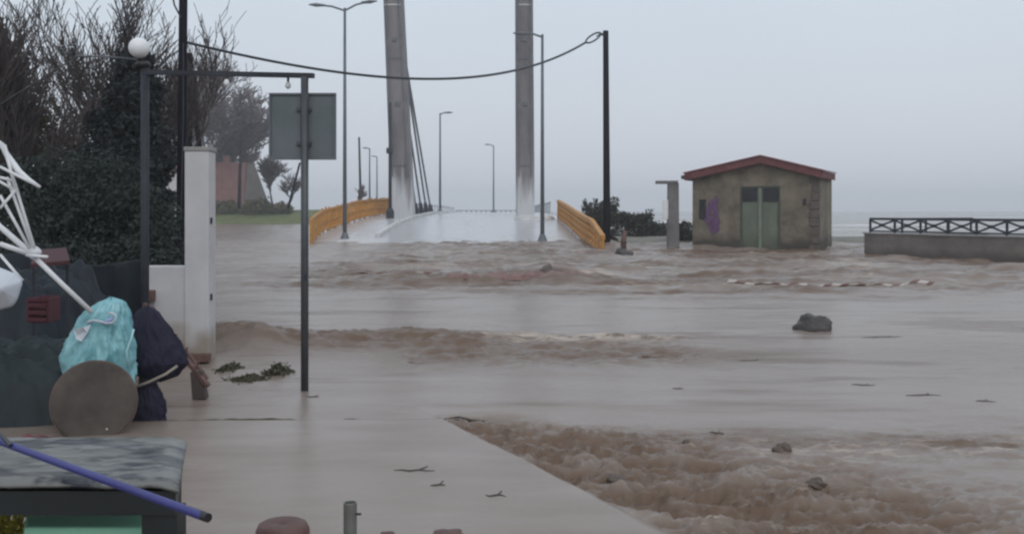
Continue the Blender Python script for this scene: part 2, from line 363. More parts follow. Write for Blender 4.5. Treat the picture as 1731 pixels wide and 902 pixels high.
npmesh('sea', V, Q, M['sea'], attrs={'mud_tone': .4 * np.ones_like(Z), 'foam': fo}, kind='structure')

# beach berm
xs = np.linspace(5.5, 70, 260); ys = np.linspace(47, 63, 60); YY, XX = np.meshgrid(ys, xs, indexing='ij')
Z = .38 * gs(YY + 1.2 * perlin(XX * .1, 0), 55, 4.2) - .12 + .06 * fbm(XX * .5, YY * .6, 4)
V, Q = grid(XX, YY, Z); npmesh('beach', V, Q, mat('beach_shingle', (.11, .11, .09), .9, scale=.8, col2=(.20, .19, .16), bump=.5), kind='structure')

# far grass bank on the left + near garden ground
xs = np.linspace(-110, -22, 260); ys = np.linspace(119, 160, 70); YY, XX = np.meshgrid(ys, xs, indexing='ij')
Z = -.3 + 1.95 * sm(120, 131, YY) + .25 * fbm(XX * .25, YY * .4, 4) + .12 * fbm(XX * 1.5, YY * 1.5, 3)
Z -= 2.2 * sm(-26, -22, XX)
V, Q = grid(XX, YY, Z); npmesh('grass_bank', V, Q, M['grass'], kind='structure')
xs = np.linspace(-45, -4.3, 160); ys = np.linspace(11.7, 75, 160); YY, XX = np.meshgrid(ys, xs, indexing='ij')
Z = -.3 + .6 * (1 - sm(-.46, -.33, XX / YY + .05 * perlin(XX * .3, YY * .3))) + .08 * fbm(XX, YY, 3)
V, Q = grid(XX, YY, Z); npmesh('garden_ground', V, Q, M['mud_tone'], kind='structure')

# ------------------------------------------------------------------ bridge
PY = [44, 50, 56, 62, 70, 76, 84, 120, 150, 175]; PZ = [-.25, -.04, .14, .48, .99, 1.22, 1.36, 1.42, 1.35, 1.0]
def rz(y): return np.interp(y, PY, PZ)
LY = [44, 51, 60, 70, 84, 90, 175]; LX = [-9.0, -10.2, -11.3, -10.9, -10.1, -10.0, -10.0]
RY = [44, 50, 60, 72, 84, 175]; RX = [2.7, 3.6, 3.7, 3.3, 3.3, 3.4]
def ramp(y0, y1, n, name):
    ys = np.linspace(y0, y1, n); k = 60; X = []; Yv = []; Z = []
    for y in ys:
        l = np.interp(y, LY, LX); r_ = np.interp(y, RY, RX); x = np.linspace(l - 3.0, r_ + 1.4, k)
        z = rz(y) - 1.8 * sm(0, 3.0, l - x) - 1.6 * sm(0, 1.4, x - r_) + .03 * fbm(x * .6, np.full(k, y * .5), 3)
        X.append(x); Yv.append(np.full(k, y)); Z.append(z)
    return np.array(X), np.array(Yv), np.array(Z)
X, Yv, Z = ramp(44, 84, 150, 'approach_road')
V, Q = grid(X, Yv, Z)
npmesh('approach_road', V, Q, M['wetroad'], attrs={'mud_tone': .05 + .5 * (1 - sm(46, 56, Yv)) + .25 * sm(0, .5, fbm(X * .5, Yv * .12, 4)), 'foam': .25 * (1 - sm(50, 60, Yv)) + .45 * sm(-.1, .45, fbm(X * .7, Yv * .1, 4))}, kind='structure')

br = thing('cable_stayed_bridge', (-3.3, 76, 1.2), 'grey concrete bridge with two tall pylons and stay cables beyond the flooded ramp', 'bridge')
d = MB()
ysl = np.linspace(84, 175, 30)
for a_, b_ in zip(ysl[:-1], ysl[1:]):
    za, zb = rz(a_), rz(b_)
    vs = [(-10, a_, za), (3.4, a_, za), (3.4, b_, zb), (-10, b_, zb), (-10, a_, za - 1), (3.4, a_, za - 1), (3.4, b_, zb - 1), (-10, b_, zb - 1)]
    d.add(vs, [(0, 1, 2, 3), (7, 6, 5, 4), (0, 3, 7, 4), (1, 5, 6, 2)])
d.build('deck', M['concl'], br)
def pylon(xb, xt, w0, w1):
    zt = 26; segs = []; m_ = MB(); n = 14
    prof = lambda w_, dp: [(-w_ / 2 + .16, -dp / 2), (w_ / 2 - .16, -dp / 2), (w_ / 2, -dp / 2 + .16), (w_ / 2, dp / 2), (-w_ / 2, dp / 2), (-w_ / 2, -dp / 2 + .16)]
    vs = []
    for i in range(n + 1):
        t_ = i / n; z = -.6 + t_ * (zt + .6); cx = xb + (xt - xb) * max(0, z) / 18.0; w_ = w0 + (w1 - w0) * t_
        vs += [(cx + a_, 76 + b_, z) for a_, b_ in prof(w_, 2.0)]
    fs = [(i * 6 + k, i * 6 + (k + 1) % 6, (i + 1) * 6 + (k + 1) % 6, (i + 1) * 6 + k) for i in range(n) for k in range(6)]
    fs += [tuple(range(6))[::-1], tuple(n * 6 + k for k in range(6))]
    p = m_.add(vs, fs).build('pylon', M['pyl'], br)
    for sd_ in (-1, 1):
        st = MB(); zz_ = (1.6, 6.0, 9.3, 9.5, 14.1, 14.3, 17.9)
        for za_, zb_ in ((4.2, 9.25), (9.75, 14.0), (14.5, 17.8)):
            f_ = lambda z: (xb + (xt - xb) * z / 18.0 + sd_ * ((w0 + (w1 - w0) * z / zt) / 2 - .25), 74.985, z)
            st.plank(f_(za_), f_(zb_), .17, .06)
        st.build('edge_channel', M['lamp'], p)
    for z in (5.0, 13.0, 17.0):
        cx = xb + (xt - xb) * z / 18.0; MB().box((cx, 74.98, z), (w0 - .45, .05, .09)).build('joint', M['concl'] if z == 17.0 else M['lamp'], p)
    for z in (18.0, 9.4, 14.2):
        cx = xb + (xt - xb) * z / 18.0; w_ = w0 + (w1 - w0) * z / zt
        MB().box((cx, 75.96, z + .2), (w_ + .10 if z == 18.0 else .35, 2.1, .42 if z == 18.0 else .3)).build('cable_anchor' if z != 18.0 else 'collar', M['concl'] if z == 18.0 else M['lamp'], p, bevel=.03)
    return p
mp_ = mat('pylon_concrete', (.095, .09, .095), .7, scale=.6, col2=(.23, .21, .215), bump=.15, stretch=(1, 1, .3)); M['pyl'] = mp_
# colour turns paler over the lowest few metres, with an uneven upper edge
t = mp_.node_tree; b = t.nodes['Principled BSDF']
tc_ = [n for n in t.nodes if n.type == 'TEX_COORD'][0]; rr = [n for n in t.nodes if n.type == 'VALTORGB'][0]
sp = t.nodes.new('ShaderNodeSeparateXYZ'); t.links.new(tc_.outputs['Object'], sp.inputs[0])
nn = t.nodes.new('ShaderNodeTexNoise'); nn.inputs['Scale'].default_value = 1.0; mm = t.nodes.new('ShaderNodeMapping'); mm.inputs['Scale'].default_value = (2.4, 2.4, .25)
t.links.new(tc_.outputs['Object'], mm.inputs[0]); t.links.new(mm.outputs[0], nn.inputs[0])
ma = t.nodes.new('ShaderNodeMath'); ma.operation = 'MULTIPLY_ADD'; ma.inputs[1].default_value = 7.0; t.links.new(nn.outputs[0], ma.inputs[0]); 
ng = t.nodes.new('ShaderNodeMath'); ng.operation = 'MULTIPLY'; ng.inputs[1].default_value = -1; t.links.new(sp.outputs[2], ng.inputs[0]); t.links.new(ng.outputs[0], ma.inputs[2])
m3 = t.nodes.new('ShaderNodeMapRange'); m3.inputs[1].default_value = .2; m3.inputs[2].default_value = 2.6; t.links.new(ma.outputs[0], m3.inputs[0])
mxx = t.nodes.new('ShaderNodeMix'); mxx.data_type = 'RGBA'; t.links.new(m3.outputs[0], mxx.inputs[0]); t.links.new(rr.outputs[0], mxx.inputs[6]); mxx.inputs[7].default_value = (.50, .51, .53, 1)
t.links.new(mxx.outputs[2], b.inputs['Base Color'])
pylon(-8.15, -8.95, 1.65, 1.25); pylon(1.0, .9, 1.42, 1.30)
for xb, xe, lean in ((-7.75, -8.35, -.7), (1.15, 1.6, -.1)):
    for i, (ya, zt_) in enumerate(((88, 6.6), (93, 10.0), (98.5, 13.4), (104, 14.0))):
        za = float(rz(ya)); p0 = Vector((xb + lean * zt_ / 18, 76.9, zt_)); p1 = Vector((xe, ya, za))
        cb = MB().tube([p0, p1], .095, 6).build('stay_cable', M['lamp'], br)
        q = p1 + (p0 - p1).normalized() * 2.0
        MB().tube([p1, q], [.30, .16], 8).build('sleeve', M['dark'], cb)
# kerb of the left footway
k = MB(); pts = [(-7.55, 56.5), (-7.6, 60), (-7.5, 66), (-7.1, 72), (-6.7, 78), (-6.6, 84), (-6.6, 100), (-6.6, 130)]
for a_, b_ in zip(pts[:-1], pts[1:]):
    pa = Vector((a_[0], a_[1], rz(a_[1]) + .07)); pb = Vector((b_[0], b_[1], rz(b_[1]) + .07)); k.plank(pa, pb, .3, .3)
k.build('kerb', M['concl'], br)
MB().lathe((1.6, 71.4, .2), [(1.55, 0), (1.5, .8), (1.35, 1.05), (.9, 1.15), (.01, 1.18)], 28).build('plinth', M['concl'], br, smooth=True)
for side in (-9.8, 3.3):
    r_ = MB(); r_.plank((side, 86, rz(86) + 1.0), (side, 172, rz(172) + 1.0), .07, .07)
    ro = r_.build('deck_rail', M['lamp'], br)
    for y in np.arange(88, 172, 4.0): MB().box((side, y, float(rz(y)) + .5), (.07, .07, 1.0)).build('deck_rail_post', M['lamp'], ro)
r_ = MB(); r_.plank((-9.8, 174, rz(174) + .62), (3.3, 174, rz(174) + .62), .1, .1)
ro = r_.build('end_rail', M['lamp'], br)
for x in np.linspace(-9.6, 3.2, 16): MB().box((x, 174, float(rz(174)) + .3), (.16, .1, .75)).build('end_rail_post', M['lamp'], ro)

# ------------------------------------------------------------------ ochre railings
def railing(pts, hgt, label, picket, taper_end=None, thick=False, s0p=0):
    o = thing('bridge_railing', pts[0], label, 'railing', 'ochre railings flanking the ramp')
    P = [Vector(p) for p in pts]
    seg = []; L = 0
    for a_, b_ in zip(P[:-1], P[1:]): seg.append((L, L + (b_ - a_).length, a_, b_)); L = seg[-1][1]
    def pt(s):
        for s0, s1, a_, b_ in seg:
            if s <= s1 + 1e-6: return a_ + (b_ - a_) * ((s - s0) / (s1 - s0))
        return P[-1]
    hh = lambda s: hgt * (1 if not taper_end else min(1, .55 + .45 * s / taper_end))
    for fz, th in ((.97, .2), (.7, .11), (.42, .11), (.14, .15)) if thick else ((1.0, .13), (.5, .08), (.12, .1)):
        m_ = MB()
        n = 24
        for i in range(n):
            s0, s1 = L * i / n, L * (i + 1) / n
            m_.plank(pt(s0) + Vector((0, 0, hh(s0) * fz)), pt(s1) + Vector((0, 0, hh(s1) * fz)), th, th)
        m_.build('rail', M['orange'], o)
    n = int(L / 1.9)
    for i in range(n + 1):
        s = L * i / n; p = pt(s); MB().box(p + Vector((0, 0, hh(s) / 2)), (.12, .12, hh(s) + .12)).build('post', M['orange'], o, bevel=.012)
    n = int(L / picket) if picket else 0
    for i in range(n):
        s = L * (i + .5) / n; p = pt(s)
        if s < s0p: continue
        MB().box(p + Vector((0, 0, hh(s) / 2 + random.uniform(-.05, .22) * (not thick))), ((.09, .17, hh(s) - .05) if thick else (.09, .09, hh(s) - .05))).build('picket', M['orange'], o)
railing([(-10.1, 50.5, -.1), (-10.8, 55, .05), (-11.25, 60, .38), (-11.1, 66, .7), (-10.85, 70, .98), (-10.5, 77, 1.2), (-10.1, 84, 1.34), (-10.0, 96, 1.36)], 1.3, 'long ochre picket railing curving up left of the bridge ramp behind the sign post', .5)
railing([(3.75, 41.5, -.12), (3.78, 46, -.1), (3.8, 52, .05), (3.75, 58, .3), (3.55, 65, .72), (3.3, 72, 1.1)], 1.28, 'ochre rail fence dropping beside the dark pole right of the bridge ramp', .4, 6, True, 9)

# ------------------------------------------------------------------ street lamps
def street_lamp(loc, h, r0, arms, label, group='street lamps on the bridge and its ramp'):
    o = thing('street_lamp', loc, label, 'street lamp', group); L = Vector(loc)
    MB().tube([L, L + Vector((0, 0, h))], [r0, r0 * .6], 10).build('pole', M['lamp'], o, smooth=True)
    MB().lathe(L, [(r0 * 2.2, 0), (r0 * 2.2, .12), (r0 * 1.5, .35), (r0, .5)], 12).build('base', M['lamp'], o)
    top = L + Vector((0, 0, h))
    for (dx, dy, dz) in arms:
        e = top + Vector((dx, dy, dz))
        a_ = MB().tube([top - Vector((0, 0, .15)), top + Vector((dx * .5, dy * .5, dz * .55)), e], r0 * .45, 6).build('arm', M['lamp'], o)
        d_ = Vector((dx, dy, dz * .4)).normalized()
        MB().tube([e - d_ * .35, e + d_ * .15, e + d_ * .55], [r0 * .5, .11, .03], 8).build('lamp_head', M['lamp'], a_)
street_lamp((-9.26, 55.7, -.02), 12.9, .12, [(-1.45, 0, .16), (1.25, 0, .33)], 'tall grey street lamp with two outstretched arms left of the pylons')
street_lamp((1.6, 53, -.05), 11.0, .12, [(-1.0, 0, .05)], 'tall grey street lamp with one arm reaching left across the right pylon')
street_lamp((-7.15, 100, 1.38), 9.95, .13, [(.75, 0, .05)], 'smaller street lamp with short arm on the bridge between the pylons')
street_lamp((-2.75, 150, 1.35), 10.0, .14, [(-.8, 0, .1)], 'faint street lamp far out on the bridge, farthest between the pylons')
street_lamp((-20.1, 142, 1.0), 9.4, .15, [(-.5, 0, .05)], 'faint far lamp post beyond the ochre railing, nearer its dark pole')
street_lamp((-23.5, 175, 1.0), 10.0, .16, [(-.5, 0, .05)], 'faintest far lamp post beyond the ochre railing, last of the row')
# post beside the left pylon
o = thing('signal_post', (-9.0, 73, 1.1), 'dark slender post with a clamp standing against the left pylon', 'post')
MB().tube([(-8.85, 73, 1.1), (-8.85, 73, 9.5)], [.13, .11], 8).build('pole', M['dark'], o, smooth=True)
MB().box((-8.9, 72.95, 6.0), (.42, .3, .42)).build('clamp', M['dark'], o, bevel=.05)
MB().lathe((-8.85, 73, 1.1), [(.3, 0), (.3, .5), (.14, .8)], 10).build('base', M['dark'], o)

# ------------------------------------------------------------------ wooden poles and wires
def pole(loc, top, r0, r1, label, name='utility_pole', m='wood', group=None):
    o = thing(name, loc, label, 'pole', group)
    MB().tube([loc, (Vector(loc) + Vector(top)) / 2, top], [r0, (r0 + r1) / 2, r1], 10).build('shaft', M[m], o, smooth=True)
    return o
rp_ = pole((4.72, 50, -.3), (4.66, 50, 10.6), .19, .14, 'tall dark wooden pole at the low end of the ochre fence')
MB().tube([(4.66, 50, 10.35), (4.35, 50, 10.42), (4.2, 49.9, 10.3)], .035, 6).build('insulator', M['dark'], rp_)
lp = pole((-6.6, 20, -.3), (-6.53, 20, 6.6), .10, .08, 'tall dark utility pole rising out of frame behind the white pillar')
MB().tube([(-6.55, 19.9, 5.5), (-6.68, 19.9, 5.75), (-6.75, 19.9, 6.1), (-6.95, 19.9, 6.6)], .018, 6).build('cable_bracket', M['dark'], lp)
MB().tube([(-6.55, 19.88, 1.3), (-6.5, 19.88, 3.5), (-6.5, 19.88, 5.0)], .015, 6).build('conduit', M['dark'], lp)
o = thing('strutted_pole', (-9.55, 30, 0), 'shorter dark pole with a leaning strut just above the white pillar', 'pole')
MB().tube([at(318, 330, 30), at(321, 90, 30)], [.11, .08], 8).build('shaft', M['wood'], o, smooth=True)
MB().tube([at(345, 330, 30.3), at(323, 110, 30.1)], [.09, .06], 8).build('strut', M['wood'], o, smooth=True)
MB().box(at(322, 97, 29.9), (.12, .12, .18)).build('cap', M['wood'], o)
pole(at(404, 352, 118), at(407, 238, 118), .22, .14, 'dark pole standing in front of the far red house')
pole(at(610, 352, 120), at(607, 232, 120), .17, .12, 'dark pole far beyond the ochre picket railing', m='dark')
pole(at(487, 352, 80), at(507, 275, 80), .10, .08, 'thin dark pole leaning right, seen under the square sign')

P0 = at(316, 72, 20); P1 = at(990, 72, 49.5)
o = thing('overhead_cable', P0, 'dark overhead cable sagging across the sky between two poles', 'cable')
pts = []
for i in range(41):
    t_ = i / 40; p = P0.lerp(P1, t_); p.z -= 4 * 1.2 * t_ * (1 - t_); pts.append(p)
MB().tube(pts, [.028 + .03 * i / 40 for i in range(41)], 6).build('wire', M['dark'], o, smooth=True)
lo = []
c = at(1003, 64, 49.6)
for i in range(29):
    a_ = math.pi * 2 * i / 28 * 1.25 + 2.6
    q = Vector((math.cos(a_) * .42, .04 * i / 28, math.sin(a_) * .15)); q = Matrix.Rotation(R(-32), 3, 'Y') @ q; lo.append(c + q)
MB().tube(lo, .045, 6).build('coil', M['dark'], o, smooth=True)
MB().tube([at(1014, 58, 49.7), at(1019, 57, 49.8), at(1025, 60, 49.9)], .035, 6).build('end_tie', M['dark'], o)
def wire(pts, r_, label, m_='dark'):
    o = thing('service_wire', pts[0], label, 'wire'); n = len(pts)
    MB().tube(pts, r_, 5).build('strand', M[m_], o, smooth=True)
wire([at(-40, 200, 16), at(0, 176, 16), at(60, 140, 15), at(130, 95, 14), at(180, 96, 13), at(232, 101, 11.5)], .012, 'pale wire bending leftwards from the globe lamp through the branches', 'galv')
wire([at(188, -20, 15), at(200, 20, 15), at(214, 62, 15)], .012, 'left one of two dark wires slanting down beside the globe lamp')
wire([at(200, -20, 15), at(213, 25, 15), at(226, 62, 15)], .012, 'right one of two dark wires slanting down beside the globe lamp')

# ------------------------------------------------------------------ trees
def leaves(pts, size, mesh_name, m_, parent, seed=1):
    rs = np.random.RandomState(seed); n = len(pts)
    a_ = rs.randn(n, 3); a_ /= np.linalg.norm(a_, axis=1)[:, None]; b_ = np.cross(a_, rs.randn(n, 3)); b_ /= np.linalg.norm(b_, axis=1)[:, None]
    s_ = size * (.5 + rs.rand(n, 1)); V = np.stack([pts - a_ * s_, pts + b_ * s_ * .45, pts + a_ * s_, pts - b_ * s_ * .45], 1).reshape(-1, 3)
    V = V - np.array(ORG[parent]); Q = np.arange(4 * n).reshape(-1, 4)
    o = npmesh(mesh_name, V, Q, m_, parent, smooth=False); ORG[o] = ORG[parent]; return o
def blob_pts(blobs, n, seed, thr=-.05, ns=1.1):
    rs = np.random.RandomState(seed); outp = []
    wts = np.array([b_[3] * b_[4] * b_[5] for b_ in blobs]) ** .8; wts /= wts.sum()
    for b_, w_ in zip(blobs, wts):
        k_ = int(n * w_); d_ = rs.randn(k_, 3); d_ /= np.linalg.norm(d_, axis=1)[:, None]
        rad = rs.rand(k_, 1) ** .38 * (1 + .28 * perlin(d_[:, 0] * 2.5 + b_[0], d_[:, 2] * 2.5 + b_[2]))[:, None]
        p = np.array(b_[:3]) + d_ * rad * np.array(b_[3:6])
        f_ = perlin(p[:, 0] * ns + 3, p[:, 2] * ns + p[:, 1] * .6)
        outp.append(p[(f_ > thr) | (rs.rand(k_) < .35)])
    return np.concatenate(outp)
def bare_tree(name, loc, h, seed, label, group, m_, r0=.12, levels=5, spread=.55, kids=4, up=.35, minr=.006, nb=None, lean=0):
    rnd = random.Random(seed); o = thing(name, loc, label, 'tree', group); tr = MB(); cr = MB()
    def grow(p, d_, L, r_, lv):
        n = 4 if lv < 3 else 3; pts = [p]; rr_ = [r_]; dd = d_.copy(); q = p.copy()
        for i in range(n):
            dd = (dd + Vector((rnd.gauss(0, .13), rnd.gauss(0, .13), rnd.gauss(0, .08) + up * .16))).normalized()
            q = q + dd * (L / n); pts.append(q.copy()); rr_.append(max(minr, r_ * (1 - .6 * (i + 1) / n)))
        (tr if lv == 0 else cr).tube(pts, rr_, 6 if lv < 2 else 3, cap=False)
        if lv >= levels: return
        kk = kids + (1 if lv in (1, 2) else 0)
        for j in range(kk):
            f_ = (j + 1.0) / kk if lv else (.35 + .65 * (j + 1) / kk)
            i = min(n - 1, int(f_ * n - 1e-6)); u_ = f_ * n - i
            bp_ = pts[i].lerp(pts[i + 1], u_); rb = max(minr, (rr_[i] + (rr_[i + 1] - rr_[i]) * u_) * .72)
            a_ = rnd.random() * 6.283; sd = Vector((math.cos(a_), math.sin(a_), 0)); nd = (dd + sd * spread * rnd.uniform(.6, 1.5)).normalized()
            grow(bp_, nd, L * rnd.uniform(.55, .82), rb, lv + 1)
    grow(Vector(loc), Vector((lean, 0, 1)).normalized(), h * .38, r0, 0)
    tr.build('trunk', M[m_], o, smooth=True); cr.build('crown', M[m_], o, smooth=False)
    return o
G1 = 'bare trees behind the terrace'
bare_tree('bare_tree', (-11.6, 22.5, 0), 6.2, 11, 'bare many-twigged tree at the left edge of the picture', G1, 'bark', .13, 5, .6, 3, minr=.009)
bare_tree('bare_tree', (-8.9, 20, 0), 7.4, 5, 'bare upright tree whose twigs rise out of frame left of the globe lamp', G1, 'bark', .17, 5, .42, 5, up=.7, minr=.008)
bare_tree('bare_tree', (-10.3, 24.5, 0), 7.6, 23, 'bare tree behind, between the left-edge tree and the globe lamp', G1, 'bark', .16, 5, .5, 4, up=.6, minr=.009)
bare_tree('bare_tree', (-8.6, 23.5, 0), 6.3, 31, 'bare spiky tree between the globe lamp and the dark utility pole', G1, 'bark', .14, 5, .42, 4, up=.7, minr=.008)
# ivy clad dark tree
iv = thing('ivy_clad_tree', (-6.9, 17.5, 0), 'dark ivy-smothered tree rising behind the globe lamp', 'tree')
def bl(px, py, Y, rx, rz_, ry=None): p = at(px, py, Y); return (p.x, p.y, p.z, rx, ry or rx * .9, rz_)
bs = [bl(232, 118, 17.5, .36, .42), bl(225, 170, 17.5, .5, .45), bl(200, 225, 17.5, .62, .5), bl(205, 290, 17.5, .85, .7), bl(190, 360, 17.5, 1.05, .8), bl(215, 430, 17.3, 1.1, .8), bl(150, 300, 17.8, .5, .5), bl(262, 250, 17.6, .4, .6), bl(255, 160, 17.7, .32, .3)]
MB().tube([(-7.0, 17.5, -.2), (-6.8, 17.5, 2), (-6.55, 17.5, 4.2)], [.25, .18, .08], 8).build('trunk', M['bark'], iv, smooth=True)
leaves(blob_pts(bs, 80000, 2, -.1), .05, 'crown', M['leafd'], iv, 3)
bs = [bl(45, 200, 21, .7, .5), bl(15, 130, 21, .5, .5), bl(90, 240, 21, .6, .6), bl(35, 270, 21, .9, .6)]
o = thing('brown_leaved_shrub', (-10.5, 21, 0), 'shrub with brownish dead leaves tangled in the leftmost tree', 'shrub')
MB().tube([(-10.4, 21, -.2), (-10.3, 21, 1.5), (-10.5, 21, 3)], [.08, .06, .03], 6).build('stem', M['bark'], o)
leaves(blob_pts(bs, 5500, 5, .05, 1.6), .06, 'foliage', M['leafb'], o, 8)
# hedge in front
hd = thing('garden_hedge', (-5.6, 14, 0), 'tall unclipped dark green hedge left of the white pillar', 'hedge')
bs = [bl(130, 400, 14.5, .8, .7), bl(60, 380, 14.5, .7, .6), bl(200, 380, 14, .8, .8), bl(250, 410, 13.8, .35, .6), bl(170, 320, 14.5, .7, .5), bl(100, 310, 15, .6, .5), bl(240, 470, 13.5, .55, .6), bl(20, 330, 15.2, .6, .5), bl(150, 480, 13.5, .9, .6), bl(50, 480, 13.5, .9, .6)]
for px in (70, 150, 210, 260): p = at(px, 480, 14); MB().tube([(p.x, 14, -.2), (p.x + .1, 14, 1.3)], [.06, .03], 6).build('stem', M['bark'], hd)
leaves(blob_pts(bs, 90000, 9, -.15), .035, 'foliage', M['leafh'], hd, 10)
# far trees
G2 = 'bare trees around the far red house'
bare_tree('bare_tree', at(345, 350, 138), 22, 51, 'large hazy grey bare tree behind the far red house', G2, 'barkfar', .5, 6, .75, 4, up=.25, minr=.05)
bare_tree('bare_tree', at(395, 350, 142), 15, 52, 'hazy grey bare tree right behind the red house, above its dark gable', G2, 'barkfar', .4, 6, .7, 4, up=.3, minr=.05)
bare_tree('bare_tree', at(462, 350, 126), 7.0, 53, 'small bare dark shrub-like tree on the bank left of the sign post', G2, 'bark', .16, 5, .6, 4, minr=.035)
bare_tree('bare_tree', at(488, 350, 130), 5.0, 55, 'smallest bare tree on the bank, partly behind the sign post', G2, 'bark', .12, 4, .6, 4, minr=.035)
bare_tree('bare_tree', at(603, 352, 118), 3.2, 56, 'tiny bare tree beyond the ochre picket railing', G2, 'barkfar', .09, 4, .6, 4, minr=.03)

for i, (px, rx, hz_, lab) in enumerate([(372, 2.2, 1.3, 'leafy bush on the grass bank before the red roof, nearest the white pillar'), (425, 2.6, 1.6, 'leafy bush on the grass bank before the dark gable'), (462, 2.4, 1.0, 'low leafy bush on the grass bank right of the red house')]):
    p = at(px, 352, 128); o = thing('bank_bush', (p.x, 128, 1.4), lab, 'bush', 'bushes on the far grass bank')
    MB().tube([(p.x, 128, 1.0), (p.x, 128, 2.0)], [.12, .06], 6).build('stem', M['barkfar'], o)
    leaves(blob_pts([(p.x, 128, 1.9, rx, 1.5, hz_ * .7), (p.x - rx * .6, 128, 1.7, rx * .6, 1, hz_ * .6), (p.x + rx * .5, 128, 1.8, rx * .6, 1, hz_)], 2600, 60 + i, -.1, .6), .2, 'foliage', M['bankleaf'], o, 70 + i)
# scrub right of the bridge
for i, (px, py, Y, rx, rz_, n, lab) in enumerate([
        (985, 402, 66, 2.2, .5, 2600, 'dark scrub under the ochre rail fence'),
        (1008, 370, 60, 1.2, 1.0, 3200, 'tallest dark bush beside the tall wooden pole'),
        (1062, 380, 58, 1.4, .75, 2600, 'low dark bush between the wooden pole and the concrete column'),
        (1105, 388, 58, 1.1, .45, 2200, 'low dark bush just left of the concrete column'),
        (1155, 390, 52, .6, .42, 1600, 'small dark bush squeezed between concrete column and hut')]):
    p = at(px, py, Y); o = thing('scrub_bush', (p.x, p.y, 0), lab, 'bush', 'dark scrub bushes along the shore')
    MB().tube([(p.x, Y, -.3), (p.x + .1, Y, p.z)], [.08, .04], 6).build('stem', M['bark'], o)
    bs = [(p.x + random.uniform(-.6, .6) * rx, p.y + random.uniform(-.5, .5), p.z + random.uniform(-.4, .4) * rz_, rx * .6, rx * .6, rz_ * .75) for _ in range(5)] + [(p.x, p.y, .2, rx, rx, .5)] + [(p.x + random.uniform(-1, 1) * rx, p.y, p.z + rz_ * random.uniform(.5, 1.0), rx * .16, rx * .16, rz_ * .45) for _ in range(6)]
    leaves(blob_pts(bs, n * 3, 20 + i, -.1, 1.5), .085, 'foliage', M['scrub'], o, 30 + i)

# ------------------------------------------------------------------ far houses
hs = thing('red_house', (-38, 134, 1.5), 'distant house with steep red roof and dark gable beside bare trees', 'house')
x0, x1 = at(352, 0, 134).x, at(452, 0, 134).x; zb, zt = 1.4, 8.2
a1, a2 = at(366, 0, 137.5).x, at(428, 0, 137.5).x; xm = at(412, 0, 134).x
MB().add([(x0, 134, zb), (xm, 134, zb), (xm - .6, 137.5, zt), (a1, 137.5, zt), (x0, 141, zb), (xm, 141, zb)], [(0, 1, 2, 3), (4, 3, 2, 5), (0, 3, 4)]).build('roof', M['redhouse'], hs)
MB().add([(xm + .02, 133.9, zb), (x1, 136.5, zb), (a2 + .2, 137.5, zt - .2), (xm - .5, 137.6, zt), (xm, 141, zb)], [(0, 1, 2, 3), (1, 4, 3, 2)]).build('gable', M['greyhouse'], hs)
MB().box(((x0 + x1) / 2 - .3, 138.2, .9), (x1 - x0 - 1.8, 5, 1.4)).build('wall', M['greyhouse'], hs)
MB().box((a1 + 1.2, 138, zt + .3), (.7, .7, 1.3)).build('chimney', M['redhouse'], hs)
w_ = MB().box((x0 + 1.6, 134.6, 2.3), (1.1, .5, 1.1)).build('window', M['glass'], hs)
hs = thing('white_house', (-22, 60, 0), 'pale house glimpsed through branches left of the white pillar', 'house')
MB().box((-23.6, 63, 2.0), (7.2, 6, 4.2)).build('wall', M['white'], hs)
MB().add([(-27.5, 59.7, 4.1), (-19.7, 59.7, 4.1), (-19.7, 66.3, 4.1), (-27.5, 66.3, 4.1), (-26, 63, 5.6), (-21, 63, 5.6)], [(0, 1, 5, 4), (1, 2, 5), (2, 3, 4, 5), (3, 0, 4), (3, 2, 1, 0)]).build('roof', M['redhouse'], hs)
for x in (-25.5, -23, -21): MB().box((x, 59.97, 2.4), (.9, .1, 1.2)).build('window', M['glass'], hs)

# ------------------------------------------------------------------ hut
A = Vector((7.97, 44.4, 0)); B = Vector((12.86, 42.0, 0)); ux = (B - A).normalized(); n_ = Vector((ux.y, -ux.x, 0)); W = (B - A).length; D = 3.0
def hp(u, v, z): return A + ux * u - n_ * v + Vector((0, 0, z))       # u along front, v depth (back), z up
hut = thing('shore_hut', A, 'small stone-coloured hut with red gable roof and double door on the shore', 'hut')
EH = 3.1; AP = .56 * W; AH = 3.74; HR = Matrix((ux, -n_, Vector((0, 0, 1)))).transposed()
def hbox(mb, u, v, z, du, dv, dz): return mb.box(hp(u, v, z), (du, dv, dz), HR)
du0, du1 = .385 * W, .70 * W; dh = 2.72
wm = MB()
fr = [(0, -.3), (du0, -.3), (du0, dh), (du1, dh), (du1, -.3), (W, -.3), (W, EH), (AP, AH), (0, EH)]
vs = [hp(u, 0, z) for u, z in fr] + [hp(u, .22, z) for u, z in fr]; n = len(fr)
fs = [(0, 1, 2, 8), (2, 3, 7, 8), (3, 4, 5, 6), (3, 6, 7)]
fs = fs + [tuple(i + n for i in f[::-1]) for f in fs] + [(i, i + n, (i + 1) % n + n, (i + 1) % n) for i in range(n)]
wm.add(vs, fs)
hbox(wm, .11, D / 2 + .2, EH / 2 - .15, .22, D - .05, EH + .28); hbox(wm, W - .11, D / 2 + .2, EH / 2 - .15, .22, D - .05, EH + .28); hbox(wm, W / 2, D + .1, EH / 2 - .15, W - .5, .2, EH + .28)
wm.build('wall', M['stone'], hut)
q = MB()
for z in np.arange(.1, 3.0, .36): hbox(q, W - .16 - .05 * (int(z * 10) % 2), -.012, z, .34 + .1 * (int(z * 10) % 2), .06, .33)
q.build('quoins', mat('dark_quoin', (.085, .065, .06), .85, scale=3, col2=(.14, .11, .10), bump=.4), hut, bevel=.02)
